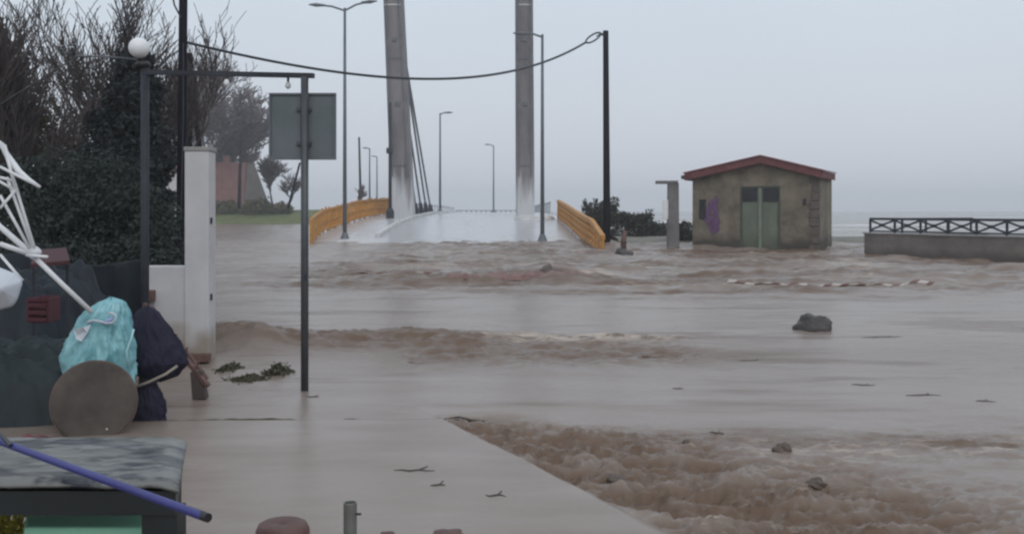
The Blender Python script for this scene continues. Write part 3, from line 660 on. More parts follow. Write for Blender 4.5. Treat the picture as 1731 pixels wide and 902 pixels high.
rf = MB()
def rslab(ua, za, ub, zb_, t0, t1, mm, name, v0=-.35, v1=D + .12):
    vs = []
    for v in (v0, v1):
        for (u, z) in ((ua, za), (ub, zb_)): vs += [hp(u, v, z + t0), hp(u, v, z + t1)]
    return mm.add(vs, [(0, 1, 3, 2), (4, 6, 7, 5), (0, 4, 5, 1), (2, 3, 7, 6), (1, 5, 7, 3), (0, 2, 6, 4)])
ol, orr = -.27, W + .16; zl = EH - .27 * (AH - EH) / AP; zr = EH - .16 * (AH - EH) / (W - AP)
rslab(ol, zl, AP, AH, -.04, .26, rf, 'r'); rslab(AP + .003, AH, orr, zr, -.04, .26, rf, 'r')
ro = rf.build('roof', M['roof'], hut)
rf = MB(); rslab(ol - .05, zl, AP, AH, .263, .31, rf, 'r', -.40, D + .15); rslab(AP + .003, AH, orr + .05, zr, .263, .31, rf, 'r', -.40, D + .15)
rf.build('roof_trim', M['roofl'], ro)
g = MB(); hbox(g, ol - .06, D / 2, zl + .10, .14, D + .8, .16).build('gutter', M['dark'], ro)
dr_ = MB(); hbox(dr_, (du0 + du1) / 2, .12, dh / 2 - .1, du1 - du0 - .1, .06, dh + .1); dr = dr_.build('door', M['door'], hut)
g = MB(); hbox(g, (du0 + du1) / 2, .06, dh / 2, .13, .07, dh).build('door_bar', mat('pale_green_bar', (.16, .185, .15), .7), dr)
for s in (-1, 1):
    g = MB(); hbox(g, (du0 + du1) / 2 + s * (du1 - du0) * .26, .07, dh - .38, (du1 - du0) * .36, .05, .52).build('transom_pane', M['glass'], dr)
fm = MB(); hbox(fm, du0 + .03, .08, dh / 2, .08, .12, dh); hbox(fm, du1 - .03, .08, dh / 2, .08, .12, dh); hbox(fm, (du0 + du1) / 2, .08, dh - .03, du1 - du0 - .15, .12, .08)
fm.build('door_frame', mat('dark_green_frame', (.06, .07, .055), .7), dr)
wn = MB(); hbox(wn, .46, -.01, 1.75, .22, .06, .75); wo = wn.build('window', M['glass'], hut)
fm = MB()
for u in (.335, .585): hbox(fm, u, -.015, 1.75, .03, .08, .85)
for z in (1.345, 2.155): hbox(fm, .46, -.015, z, .28, .08, .04)
fm.build('frame', M['dark'], wo)
# purple sprayed patch: thin irregular outline on the wall
pts = [(.70, .9), (.95, .75), (1.2, .95), (1.28, 1.5), (1.2, 1.9), (1.12, 2.15), (.98, 2.2), (.88, 1.95), (.74, 1.8), (.66, 1.3)]
rg = random.Random(5); pm = MB()
for k_ in range(170):          # short overlapping spray strokes inside a ragged outline
    z_ = rg.uniform(.75, 2.2); cu_ = .97 + .12 * math.sin(z_ * 3); hw_ = .27 * (1 - abs(z_ - 1.4) / 1.0) + .05
    u_ = cu_ + rg.uniform(-1, 1) * hw_; L_ = rg.uniform(.08, .28); a_ = rg.uniform(1.1, 2.1); t_ = rg.uniform(.025, .06); v_ = -.003 - .0002 * k_
    dx, dz = math.cos(a_) * L_ / 2, math.sin(a_) * L_ / 2
    pm.add([hp(u_ - dx - t_, v_, z_ - dz), hp(u_ - dx + t_, v_, z_ - dz), hp(u_ + dx + t_ * .6, v_, z_ + dz), hp(u_ + dx - t_ * .6, v_, z_ + dz)], [(0, 1, 2, 3)])
pm.build('graffiti', M['purple'], hut)
g = MB(); hbox(g, W - .62, -.02, 2.05, .12, .05, .25).build('wall_lamp', M['dark'], hut)

# concrete column with roof plate and white box (beach shower)
o = thing('concrete_column', (6.95, 44.6, 0), 'grey concrete shower column with flat arm on top, left of the hut', 'shower column')
MB().box((7.14, 44.6, 1.35), (.5, .45, 3.1), taper=.92).build('shaft', M['dconc'], o, bevel=.03)
MB().box((6.86, 44.6, 2.93), (.94, .5, .14)).build('top_arm', M['dconc'], o, bevel=.02)
MB().box((6.95, 44.5, 2.6), (.12, .12, .55)).build('bracket', M['conc'], o)
MB().box((6.80, 44.5, 1.72), (.24, .12, .85)).build('white_panel', M['whitemetal'], o, bevel=.02)
o = thing('stump_post', (4.75, 42.5, -.1), 'short dark reddish stump standing in water right of the wooden pole', 'stump')
MB().tube([(4.75, 42.5, -.3), (4.7, 42.5, .35), (4.78, 42.5, .85)], [.12, .13, .07], 8).build('stump', M['redwood'], o, smooth=True)
MB().lathe((4.72, 42.5, .3), [(.14, 0), (.15, .03), (.14, .06)], 10).build('band', M['dark'], o)

# ------------------------------------------------------------------ wall with crossed railing
WA = Vector((13.3, 37.6, 0)); WB = Vector((18.9, 27.7, 0)); wd = (WB - WA).normalized(); wn_ = Vector((wd.y, -wd.x, 0)); WL = (WB - WA).length
WR = Matrix((wd, wn_, Vector((0, 0, 1)))).transposed()
o = thing('parapet_wall', WA, 'low grey rendered wall at the right edge carrying the crossed railing', 'wall')
MB().box(WA + wd * WL / 2 + Vector((0, 0, .25)), (WL, .4, 1.15), WR).build('wall_body', M['wall'], o, bevel=.02)
MB().box(WA + wd * WL / 2 + Vector((0, 0, .845)), (WL + .08, .48, .06), WR).build('coping', M['conc'], o, bevel=.01)
MB().box(WA - wn_ * 3.4 + wd * .2 + Vector((0, 0, .24)), (.4, 6.3, 1.12), WR).build('return_wall', M['wall'], o, bevel=.02)
o = thing('crossed_railing', WA + Vector((0, 0, .88)), 'black railing of crossed bars along the top of the low grey wall', 'railing')
b0 = WA + wd * .12; z0 = .875; n = 10; pw = (WL - .3) / n
for z, th in ((z0 + .50, .085), (z0 + .05, .055)):
    MB().plank(b0 + Vector((0, 0, z)), b0 + wd * (pw * n) + Vector((0, 0, z)), th, th).build('rail', M['dark'], o)
for i in range(n + 1): MB().box(b0 + wd * pw * i + Vector((0, 0, z0 + .245)), (.065, .065, .49), WR).build('post', M['dark'], o)
for i in range(n):
    pa = b0 + wd * pw * i; pb = b0 + wd * pw * (i + 1); c_ = MB()
    c_.plank(pa + Vector((0, 0, z0 + .08)), pb + Vector((0, 0, z0 + .46)), .05, .06); c_.plank(pa + wn_ * .03 + Vector((0, 0, z0 + .46)), pb + wn_ * .03 + Vector((0, 0, z0 + .08)), .05, .06)
    mid = (pa + pb) / 2; c_.box(mid + Vector((0, 0, z0 + .27)), (.12, .07, .12), WR)
    c_.build('cross_panel', M['dark'], o)
# railing return along the side wall
for i in range(1, 5):
    p = WA - wn_ * (.3 + 1.35 * i) + wd * .2; MB().box(p + Vector((0, 0, z0 + .21)), (.065, .065, .52), WR).build('post', M['dark'], o)
MB().plank(WA - wn_ * .1 + wd * .2 + Vector((0, 0, z0 + .50)), WA - wn_ * 5.8 + wd * .2 + Vector((0, 0, z0 + .50)), .05, .05).build('rail', M['dark'], o)

# ------------------------------------------------------------------ white pillar and low wall
Yp = 11.3
o = thing('white_wall', (-3.7, Yp, 0), 'white rendered wall ending in a tall square pillar beside the flood', 'wall')
MB().box((-3.54, Yp + .12, 1.08), (.272, .27, 2.56)).build('pillar', M['white'], o, bevel=.012)
MB().box((-3.54, Yp + .12, 2.385), (.29, .29, .05)).build('pillar_cap', M['conc'], o, bevel=.008)
MB().box((-3.92, Yp + .12, .42), (.485, .2, 1.3)).build('low_wall', M['white'], o, bevel=.012)
MB().box((-4.08, Yp + .0, .74), (.14, .14, .13)).build('wooden_block', M['redwood'], o, bevel=.01)
for z in (1.58, .72): MB().box((-3.398, Yp + .06, z), (.02, .04, .07)).build('hinge', M['dark'], o)
MB().box((-3.62, Yp - .1, .06), (.5, .14, .08)).build('footing_slat', M['redwood'], o)

# ------------------------------------------------------------------ pergola frame: sign post, cross bar, globe post
Ys = 9.48; xs_ = at(515, 0, Ys).x
sp_ = thing('sign_post', (xs_, Ys, 0), 'grey metal post standing in the flood, carrying the square sign', 'post')
MB().tube([(xs_, Ys, -.3), (xs_, Ys, 2.955)], .036, 14).build('pole', M['galv'], sp_, smooth=True)
zb_ = at(0, 250, Ys).z
xg = at(242, 0, 9.9).x
MB().plank((xg, 9.95, at(0, 121, 9.9).z), (at(530, 0, Ys).x, Ys + .0, 2.965), .055, .045).build('cross_bar', M['dark'], sp_)
MB().box((xs_ + .02, Ys - .04, 1.07), (.02, .02, .05)).build('bolt', M['dark'], sp_)
for px, py in ((383, 136), (487, 140)):
    p = at(px, py, 9.6); bb = MB().lathe(p - Vector((0, 0, .03)), [(.005, -.03), (.022, -.018), (.03, 0), (.024, .02), (.012, .04)], 10).build('bulb', M['glass2'] if 'glass2' in M else M['whitemetal'], sp_, smooth=True)
    MB().tube([p + Vector((0, 0, .01)), p + Vector((0, 0, .05))], .012, 8).build('bulb_holder', M['dark'], bb)
sg = thing('square_sign', at(512, 214, Ys + .06), 'square grey metal sign seen from behind, fixed to the sign post', 'sign')
c_ = at(512, 214, Ys + .06)
MB().box(c_, (.635, .018, .63)).build('panel', M['signback'], sg, bevel=.004)
fm = MB(); fm.box(c_ + Vector((0, -.018, .307)), (.635, .02, .018)); fm.box(c_ + Vector((0, -.02, -.300)), (.635, .03, .032))
for s in (-1, 1): fm.box(c_ + Vector((s * .309, -.018, .002)), (.018, .02, .57))
fm.build('rim', M['lamp'], sg)
fm = MB()
for z in (.16, -.16): fm.box(c_ + Vector((.018, -.027, z)), (.14, .03, .03))
fm.build('clamps', M['galv'], sg)

gp = thing('globe_lamp', (xg, 9.95, 0), 'dark lamp post topped by a white globe at the left', 'lamp post')
MB().tube([(xg, 9.95, -.2), (xg, 9.95, 3.12)], .04, 12).build('pole', M['dark'], gp, smooth=True)
MB().lathe((xg - .02, 9.95, 3.10), [(.04, 0), (.075, .02), (.075, .05), (.05, .07)], 16).build('collar', M['black'], gp, smooth=True)
gc = at(235, 81, 9.95); MB().lathe(gc, [(.1 * math.sin(a_) + .0005, -.1 * math.cos(a_)) for a_ in np.linspace(.02, 3.12, 16)], 24).build('globe', M['globe'], gp, smooth=True)

# ------------------------------------------------------------------ left clutter
def heap(name, cx, cy, rx, ry, hgt, m_, label, cat, seed, z0=-.05, rough=.12, sharp=1.0, power=2.4):
    n = 70; u = np.linspace(-1.05, 1.05, n); X_, Y_ = np.meshgrid(u, u, indexing='ij'); r_ = np.sqrt(X_**2 + Y_**2)
    Z_ = z0 + hgt * np.clip(1 - r_**power, -.15, 1) ** 1 + rough * hgt * fbm(X_ * 2.2 + seed, Y_ * 2.2, 4) * 2 + .22 * hgt * np.abs(perlin(X_ * 3.5 + Y_ * 2 + seed, Y_ * 1.8 - X_)) + .10 * hgt * np.abs(perlin(X_ * 8 - Y_ * 5 + seed, Y_ * 6))
    V_, Q_ = grid(cx + X_ * rx, cy + Y_ * ry, Z_); o = npmesh(name, V_, Q_[:, ::-1] if False else Q_, m_)
    return tag(o, label, cat)
heap('tarpaulin', -5.2, 10.0, 1.4, .95, 1.05, M['tarp'], 'big dark navy tarpaulin heap behind the turquoise bag', 'tarpaulin', 3, rough=.15, power=4)
heap('tarpaulin', -4.0, 8.2, .85, .55, .62, M['teal'], 'lower dark teal tarpaulin left of the round tabletop', 'tarpaulin', 8, power=4)
# canvas screen hanging behind the tarps
n = 50; u = np.linspace(0, 1, n); U, Vv = np.meshgrid(u, u, indexing='ij')
X_ = -6.4 + 2.25 * U; Y_ = 12.2 - .7 * U + .12 * perlin(U * 6, Vv * 1.2) ; Z_ = -.1 + (1.22 + .06 * np.sin(U * 7)) * Vv
V_, Q_ = grid(X_, Y_, Z_); o = npmesh('canvas_screen', V_, Q_, M['tarp']); sd = o.modifiers.new('t', 'SOLIDIFY'); sd.thickness = .01
tag(o, 'dark canvas screen hanging between hedge and low white wall', 'screen')
o = thing('red_awning', at(85, 435, 9.0), 'small dull red awning above the dark heaps at the left', 'awning')
MB().add([at(58, 422, 9.3), at(112, 418, 9.3), at(118, 440, 8.7), at(52, 446, 8.7), at(58, 425, 9.3), at(112, 421, 9.3), at(118, 446, 8.7), at(52, 452, 8.7)], [(0, 1, 2, 3), (7, 6, 5, 4), (3, 2, 6, 7), (0, 3, 7, 4), (1, 5, 6, 2), (0, 4, 5, 1)]).build('cloth', mat('dull_red_awning', (.05, .01, .014), .7), o)
for px in (56, 114): MB().tube([at(px, 440, 9.0), Vector((at(px, 0, 9.0).x, 9.0, 0))], .014, 6).build('support', M['dark'], o)
o = thing('red_crate', at(75, 520, 8.4), 'dark red plastic crate among the black heaps', 'crate')
rm = mat('dark_red_crate', (.06, .008, .015), .6)
cb_ = at(74, 522, 8.6); fm = MB()
for s in (-1, 1): fm.box(cb_ + Vector((s * .085, 0, 0)), (.02, .22, .2)); 
for z in (-.08, -.02, .04, .09): fm.box(cb_ + Vector((0, -.11, z)), (.15, .015, .035)); fm.box(cb_ + Vector((0, .11, z)), (.15, .015, .035))
fm.box(cb_ + Vector((0, 0, -.1)), (.15, .205, .015)); fm.build('crate_body', rm, o, bevel=.004)
o = heap('red_cloth', at(60, 0, 6.9).x, 6.95, .42, .3, .13, mat('wet_red_cloth', (.08, .012, .015), .5, scale=5, col2=(.17, .025, .03)), 'wet red cloth lying behind the covered table', 'cloth', 5, z0=-.02)

# round tabletop on edge
o = thing('round_tabletop', (-3.08, 7.5, 0), 'weathered round brown tabletop tipped up on its edge', 'table')
T = Matrix.Rotation(R(78), 3, 'X'); Tz = Matrix.Rotation(R(12), 3, 'Z') @ T
cc = at(159, 679, 7.45)
pr = [(.01, -.018), (.29, -.018), (.302, -.012), (.305, 0), (.302, .012), (.29, .018), (.01, .018)]
MB().lathe(cc, pr, 48, Tz).build('top', M['brown'], o, smooth=False)
MB().lathe(cc + Tz @ Vector((0, 0, 0)), [(.3055, -.008), (.309, -.006), (.309, .006), (.3055, .008)], 48, Tz).build('edge_band', M['redwood'], o)
MB().tube([cc + Tz @ Vector((0, 0, -.02)), cc + Tz @ Vector((0, 0, -.55))], .03, 10).build('stem', M['dark'], o)
MB().lathe(cc + Tz @ Vector((.1, -.2, .019)), [(.006, 0), (.006, .006), (.001, .008)], 8, Tz).build('screw', M['whitemetal'], o)

# turquoise bag: crumpled surface swept round
def crumple(name, cx, cy, zb, zt, prof, depth, mat_, label, cat, seed, amp=.12, tilt=(0, 0), parent=None, nn_=110):
    th = np.linspace(0, 2 * np.pi, nn_); vv = np.linspace(0, 1, nn_); TH, VV = np.meshgrid(th[:-1], vv, indexing='ij')
    TH = np.vstack([TH, TH[:1]]); VV = np.vstack([VV, VV[:1]])
    rad = np.interp(VV, [p[0] for p in prof], [p[1] for p in prof]); off = np.interp(VV, [p[0] for p in prof], [p[2] for p in prof])
    c1 = np.cos(TH); s1 = np.sin(TH)
    fold = 1.0 - 1.9 * np.abs(perlin(c1 * 2.6 + s1 * 1.9 + seed + 1.3 * perlin(VV * 2.2, c1), VV * 1.3 + s1 * 2.4)) + .7 * (1 - 2 * np.abs(perlin(c1 * 5.5 + VV * 3 + seed, s1 * 5.5 - VV * 1.7))) - .7 + np.abs(perlin(c1 * 1.6 + seed, VV * 2.6 + s1 * 1.4)) * .9 + .5 * np.abs(perlin(c1 * 3.5 + VV * 2, s1 * 3.5 + VV * 4.0 + seed)) + .25 * perlin(c1 * 8, s1 * 8 + VV * 9)
    rr_ = rad * (1 + amp * 3 * (fold - .4)); rr_ = np.maximum(rr_, .002)
    X_ = cx + off + rr_ * c1; Y_ = cy + rr_ * depth * s1; Z_ = zb + (zt - zb) * VV + .02 * perlin(c1 * 2, VV * 5)
    V_, Q_ = grid(X_, Y_, Z_); o_ = npmesh(name, V_ - (np.array(ORG[parent]) if parent else 0), Q_, mat_, parent); ORG[o_] = ORG.get(parent, Vector((0, 0, 0)))
    return o_
bg_ = thing('turquoise_bag', (-3.1, 7.85, 0), 'crumpled turquoise plastic bag with pale swirl print behind the round tabletop', 'bag')
YB = 7.85; zt_ = at(0, 503, YB).z; zbm = at(0, 655, YB).z
pb = crumple('bag_body', at(166, 0, YB).x, YB, zbm - .1, zt_, [(0, .22, .0), (.15, .25, .0), (.4, .265, -.0), (.6, .235, .01), (.75, .20, .04), (.88, .15, .08), (.96, .10, .10), (1, .01, .10)], .75, M['turq'], None, None, 4, amp=.055, parent=bg_)
def curve_ribbon(pts, w_, Y_, nm, m_, par):
    mb = MB(); mb.tube([at(a_, b_, Y_) for a_, b_ in pts], w_, 6); return mb.build(nm, m_, par, smooth=True)
curve_ribbon([(146, 545), (158, 541), (170, 543), (180, 546), (190, 545), (196, 540), (196, 533), (190, 529), (183, 529)], .009, YB - .185, 'swirl_print', M['whiteplastic'], pb)
curve_ribbon([(174, 546), (182, 542), (190, 538)], .012, YB - .18, 'violet_print', M['lilac'], pb)
MB().add([at(124, 557, YB - .2), at(140, 553, YB - .205), at(154, 548, YB - .2), at(148, 562, YB - .21), at(138, 577, YB - .205), at(128, 572, YB - .2), at(132, 566, YB - .18), at(142, 560, YB - .18)],
         [(0, 1, 6), (1, 2, 3, 7), (1, 7, 6), (3, 4, 7), (4, 5, 6, 7), (5, 0, 6)]).build('white_patch', M['whiteplastic'], pb)
curve_ribbon([(226, 556), (221, 575), (214, 592), (217, 618)], .008, YB - .14, 'pale_edge', mat('pale_turquoise', (.4, .66, .68), .4), pb)

# navy folded parasol
nv = thing('folded_parasol', (-2.85, 8.1, 0), 'folded navy parasol slumped between turquoise bag and white wall', 'parasol')
YN = 8.15
pn = crumple('canopy', at(258, 0, YN).x, YN, at(0, 645, YN).z, at(0, 516, YN).z, [(0, .02, .05), (.08, .16, .04), (.25, .24, .04), (.5, .22, .0), (.75, .15, -.03), (.93, .08, -.04), (1, .01, -.05)], .6, M['navy'], None, None, 14, amp=.04, parent=nv)
MB().tube([at(246, 512, YN), at(236, 690, YN)], .02, 8).build('shaft', M['redwood'], nv)
pe = crumple('canopy_fold', at(250, 0, YN - .15).x, YN - .18, -.03, at(0, 640, YN - .15).z, [(0, .12, .03), (.5, .14, .0), (1, .05, .02)], .5, M['navy'], None, None, 24, amp=.05, parent=nv)
MB().tube([at(226, 655, YN - .24), at(250, 646, YN - .27), at(280, 632, YN - .25), at(300, 618, YN - .2)], .011, 6).build('pale_hem', mat('muddy_hem', (.30, .26, .22), .7), nv, smooth=True)

# wooden toothed rack leaning
wr = thing('wooden_frame', (-2.5, 8.3, 0), 'reddish toothed wooden frame leaning from the navy parasol down to the water', 'frame')
YW = 9.1
p0, p1 = at(243, 520, YW + .1), at(352, 652, YW - .1); q0, q1 = at(256, 518, YW + .4), at(350, 640, YW + .3)
MB().plank(p0, p1, .05, .035).build('rail', M['redwood'], wr, bevel=.004)
MB().plank(q0, q1, .04, .03).build('rail', M['redwood'], wr, bevel=.004)
for i in range(5):
    t_ = .12 + .17 * i; p = p0.lerp(p1, t_); MB().tube([p, p + Vector((.03, 0, .085))], [.016, .008], 6).build('tooth', M['redwood'], wr)
    MB().plank(p, q0.lerp(q1, t_), .02, .02).build('rung', M['redwood'], wr)
fp = at(336, 640, YW - .05); MB().box(Vector((fp.x, fp.y, .13)), (.13, .09, .26), Matrix.Rotation(R(-8), 3, 'Y'), taper=.8).build('foot', mat('dark_foot', (.06, .045, .04), .7), wr, bevel=.01)

# overturned white parasol frame
wp = thing('white_parasol_frame', at(60, 440, 7.4), 'overturned white metal parasol skeleton with ribs at the left edge', 'parasol')
def T2(pts, r_, nm, par=wp, n=8): return MB().tube([at(*p) for p in pts], r_, n).build(nm, M['whitemetal'], par, smooth=True)
T2([(-40, 345, 7.9), (0, 383, 7.7), (58, 433, 7.4)], .022, 'shaft')
T2([(52, 428, 7.42), (105, 480, 7.5), (155, 527, 7.6)], .019, 'shaft')
hub = MB().lathe(at(58, 427, 7.4), [(.03, -.04), (.04, -.03), (.04, .03), (.03, .04)], 12, Matrix.Rotation(R(45), 3, 'Y')).build('hub', M['whitemetal'], wp, smooth=True)
T2([(0, 240, 7.6), (12, 262, 7.5), (32, 290, 7.4), (50, 305, 7.35), (67, 316, 7.3)], [.012, .022, .024, .018, .012], 'rib_tip')
for k_, (pa, pb_) in enumerate([((4, 242, 7.5), (58, 418, 7.35)), ((0, 282, 7.3), (66, 315, 7.3)), ((12, 300, 7.5), (55, 420, 7.4)), ((0, 330, 7.3), (50, 420, 7.35)), ((0, 352, 7.2), (26, 322, 7.3)), ((0, 412, 7.2), (52, 430, 7.35)), ((8, 245, 7.4), (26, 322, 7.35)), ((-30, 290, 7.4), (26, 322, 7.35)), ((0, 430, 7.2), (38, 474, 7.2)), ((0, 300, 7.25), (20, 305, 7.3)), ((-10, 260, 7.3), (0, 246, 7.4)), ((45, 431, 7.3), (80, 434, 7.2))]):
    T2([pa, pb_], .011 if k_ != 5 else .018, 'rib', n=6)
# canopy scrap
cs = MB(); ptsc = [(-30, 440), (0, 452), (26, 462), (39, 476), (30, 505), (22, 518), (-5, 524), (-40, 520)]
vs = [at(a_, b_, 7.15) for a_, b_ in ptsc]; vs2 = [at(a_, b_, 7.5) for a_, b_ in ptsc]; n = len(ptsc)
cs.add(vs + vs2 + [at(0, 488, 7.02)], [(i, (i + 1) % n, 2 * n) for i in range(n)] + [tuple(range(2 * n - 1, n - 1, -1))] + [(i, i + n, (i + 1) % n + n, (i + 1) % n) for i in range(n)])
cs.build('canopy_bundle', M['whiteplastic'], wp, bevel=.02)

# ------------------------------------------------------------------ covered table, pole, cushion
tb = thing('covered_table', (-1.7, 3.8, 0), 'dark table with wet marbled grey plastic cover in the lower left corner', 'table')
zt_ = .75
c1, c2, c3, c4 = (-1.165, 3.51), (-1.345, 4.16), (-3.2, 4.16), (-3.0, 3.51)
n = 60; U, Vv = np.meshgrid(np.linspace(0, 1, n), np.linspace(0, 1, n), indexing='ij')
X_ = (c1[0] * (1 - Vv) + c2[0] * Vv) * (1 - U) + (c4[0] * (1 - Vv) + c3[0] * Vv) * U; Y_ = c1[1] * (1 - Vv) + c2[1] * Vv
Z_ = zt_ + .006 * fbm(X_ * 6, Y_ * 12, 3) - .02 * (gs(U, 0, .02) + gs(Vv, 0, .03))
V_, Q_ = grid(X_, Y_, Z_); V_ -= np.array(tb.location); o = npmesh('cover', V_, Q_[:, ::-1], M['sheet'], tb)
sd = o.modifiers.new('t', 'SOLIDIFY'); sd.thickness = .012; sd.offset = -1
ap = MB()
def prism(mb, pts, z0_, z1_):
    n = len(pts); mb.add([(x, y, z0_) for x, y in pts] + [(x, y, z1_) for x, y in pts], [tuple(range(n))[::-1], tuple(range(n, 2 * n))] + [(i, (i + 1) % n, (i + 1) % n + n, i + n) for i in range(n)]); return mb
dk = mat('dark_table_paint', (.012, .016, .018), .45, var=.3)
prism(MB(), [(-1.18, 3.53), (-1.355, 4.14), (-3.18, 4.14), (-2.98, 3.53)], .63, .715).build('apron', dk, tb)
for x, y in ((-1.245, 3.60), (-1.42, 4.08), (-2.9, 3.6), (-3.1, 4.08)):
    MB().box((x, y, .28), (.125, .11, .72)).build('leg', dk, tb, bevel=.005)
MB().tube([at(-60, 715, 3.9), at(12, 750, 3.72), at(350, 874, 3.02)], .0135, 12).build('x', M['blue'])
bpl = bpy.data.objects['x']; me = bpl.data
pl = thing('blue_pole', at(180, 800, 3.4), 'long blue broom pole lying slantwise across the covered table', 'pole')
bpl.name = 'shaft'; me.name = 'shaft'; bpl.parent = pl; bpl.matrix_parent_inverse = Matrix.Translation(-Vector(pl.location)); ORG[bpl] = Vector((0, 0, 0))
bpl.matrix_parent_inverse.identity(); bpl.location = -Vector(pl.location)
MB().tube([at(318, 862, 3.085), at(352, 874.5, 3.015)], .0142, 12).build('grip', M['black'], pl)
MB().tube([at(80, 776, 3.56), at(95, 781, 3.53)], .0139, 12).build('white_band', M['whiteplastic'], pl)
MB().tube([at(-5, 728, 3.7), at(18, 752, 3.68)], [.006, .01], 8).build('socket', M['galv'], pl)
cu = thing('mint_cushion', (-1.9, 3.75, .45), 'mint green foam slab stored under the covered table', 'cushion')
fp = [(at(40, 0, 3.72).x - .0, 3.72), (at(252, 0, 3.72).x, 3.72), (at(252, 0, 4.1).x + .08, 4.15), (at(40, 0, 4.1).x, 4.15)]
prism(MB(), fp, .44, .528).build('foam', M['mint'], cu, bevel=.012)
MB().box((sum(a_[0] for a_ in fp) / 4, 3.93, .22), (.42, .3, .455)).build('stand', M['black'], cu)
yp = thing('yellow_plant', at(15, 890, 3.8), 'yellow flowering plant under the left of the covered table', 'plant')
rs = np.random.RandomState(4); base = np.array(at(5, 900, 3.85)); leaves(base + rs.randn(1800, 3) * np.array([.07, .04, .035]), .012, 'blooms', M['yellow'], yp, 4)
MB().tube([base - np.array([0, 0, .5]), base], [.01, .006], 6).build('stem', M['weed'], yp)

# bollard, pot, bits at the bottom
bo = thing('steel_stub_post', (at(592, 0, 4.5).x, 4.5, 0), 'short grey steel stub post at the bottom edge', 'post')
p = at(592, 849, 4.5); MB().lathe((p.x, 4.5, -.1), [(.030, 0), (.030, p.z + .098), (.028, p.z + .102), (.024, p.z + .102), (.024, p.z + .06), (.001, p.z + .06)], 24).build('tube', M['stub'], bo, smooth=False)
MB().tube([at(602, 868, 4.48), at(610, 868, 4.47)], .005, 8).build('bolt', M['dark'], bo)
po = thing('upturned_pot', (at(478, 0, 4.4).x, 4.4, 0), 'brown upturned pot peeking over the bottom edge, left of the stub post', 'pot')
p = at(478, 882, 4.4); MB().lathe((p.x, 4.4, 0), [(.15, -.05), (.15, .03), (.135, .04), (.115, p.z - .03), (.105, p.z - .008), (.09, p.z), (.02, p.z - .004), (.001, p.z - .02)], 28).build('pot_body', M['terra'], po, smooth=True)
MB().lathe((p.x, 4.4, 0), [(.152, -.05), (.158, -.04), (.158, .02), (.152, .03)], 28).build('rim', M['terra'], po)
def rock(name, px, py, wpx, hpx, label, cat, m_='rock', seed=0, group=None, Y=None, sink=.3, dep=.8):
    Y = Y or gy(py); c_ = at(px, py, Y); wdt = wpx / F * Y / 2; hg = hpx / F * Y; rs_ = seed
    n = 26; th, ph = np.meshgrid(np.linspace(0, 2 * np.pi, n), np.linspace(.02, np.pi - .02, n), indexing='ij')
    dx, dy, dz = np.cos(th) * np.sin(ph), np.sin(th) * np.sin(ph), np.cos(ph)
    f_ = 1 + .30 * perlin(dx * 1.4 + rs_, dz * 1.4 + dy * .9) + .16 * perlin(dx * 3.5 + rs_, dz * 3.5 - dy * 3) ; f_[-1] = f_[0]
    V_, Q_ = grid(dx * f_ * wdt, dy * f_ * wdt * dep, dz * f_ * hg * 1.02)
    o_ = npmesh(name, V_, Q_, M[m_], smooth=seed % 2 == 0); o_.location = (c_.x, Y, wz(c_.x, Y) - .03 * hg)
    return tag(o_, label, cat, group)
rock('shoreline_rock', 1376, 557, 64, 25, 'dark wet rock breaking the smooth water on the right', 'rock', seed=2)
rock('road_rock', 930, 472, 52, 24, 'brown rock at the end of the reddish sheet in the middle distance', 'rock', 'brownrock', seed=3)
rock('awash_rock', 1052, 436, 30, 12, 'dark rock awash below the ochre fence and reddish stump', 'rock', seed=5)
rock('rapids_rock', 1324, 752, 32, 12, 'flat-topped dark rock above the rapids', 'rock', 'brownrock', seed=6)
rock('rapids_rock', 1040, 806, 34, 12, 'dark brown lump in the rapids near the slab edge', 'rock', 'brownrock', seed=7)
rock('rapids_rock', 1380, 808, 30, 10, 'dark brown lump at the right end of the rapids', 'rock', 'brownrock', seed=8)
rock('rapids_rock', 1160, 742, 14, 8, 'smallest dark lump at the top of the rapids', 'rock', 'brownrock', seed=9)
rock('clay_lump', 655, 899, 30, 6, 'small reddish lump at the bottom edge right of the stub post', 'debris', 'terra', seed=9, Y=4.6)
rock('clay_lump', 758, 897, 54, 8, 'ragged reddish clod at the bottom edge, farthest right', 'debris', 'terra', seed=11, Y=4.6)
for nm_ in ('clay_lump', 'clay_lump.001'):
    ob = bpy.data.objects[nm_]; ob.location.z = at(0, 903, 4.6).z
    ob.scale = (1, 1, 1)
ob = bpy.data.objects['clay_lump']; ob.location.z = at(0, 905, 4.6).z
# what the clods sit on: a low kerb block running below the frame
kb = thing('kerb_block', (-.35, 4.62, 0), 'low dark kerb under the reddish clods at the bottom edge', 'kerb')
MB().box((-.43, 4.62, .06), (.62, .14, .27)).build('kerb_body', M['brown'], kb, bevel=.02)

# weed clumps and twigs
def weed(px, py, wpx, hpx, label, seed, m_='weed'):
    Y = gy(py); c_ = at(px, py, Y); z = wz(c_.x, Y); o_ = thing('weed_clump', (c_.x, Y, z), label, 'weeds', 'clumps of weed caught in the shallows')
    rs_ = np.random.RandomState(seed); n = 1000 if hpx > 4 else 260; w_ = wpx / F * Y / 2; h_ = hpx / F * Y
    x = rs_.randn(n) * w_ * .45; y = rs_.randn(n) * (.09 if hpx > 4 else .03); zz = np.abs(rs_.randn(n)) * h_ * .4 * np.exp(-(x / (w_ * .5))**2)
    leaves(np.stack([c_.x + x, Y + y, z + zz], -1), .022, 'strands', M[m_], o_, seed)
    MB().tube([(c_.x - w_ * .8, Y, z + .01), (c_.x, Y + .05, z + .03), (c_.x + w_ * .7, Y - .03, z + .01)], .008, 5).build('twig', M['bark'], o_)
weed(388, 624, 36, 10, 'low weed clump against the foot of the white pillar', 3)
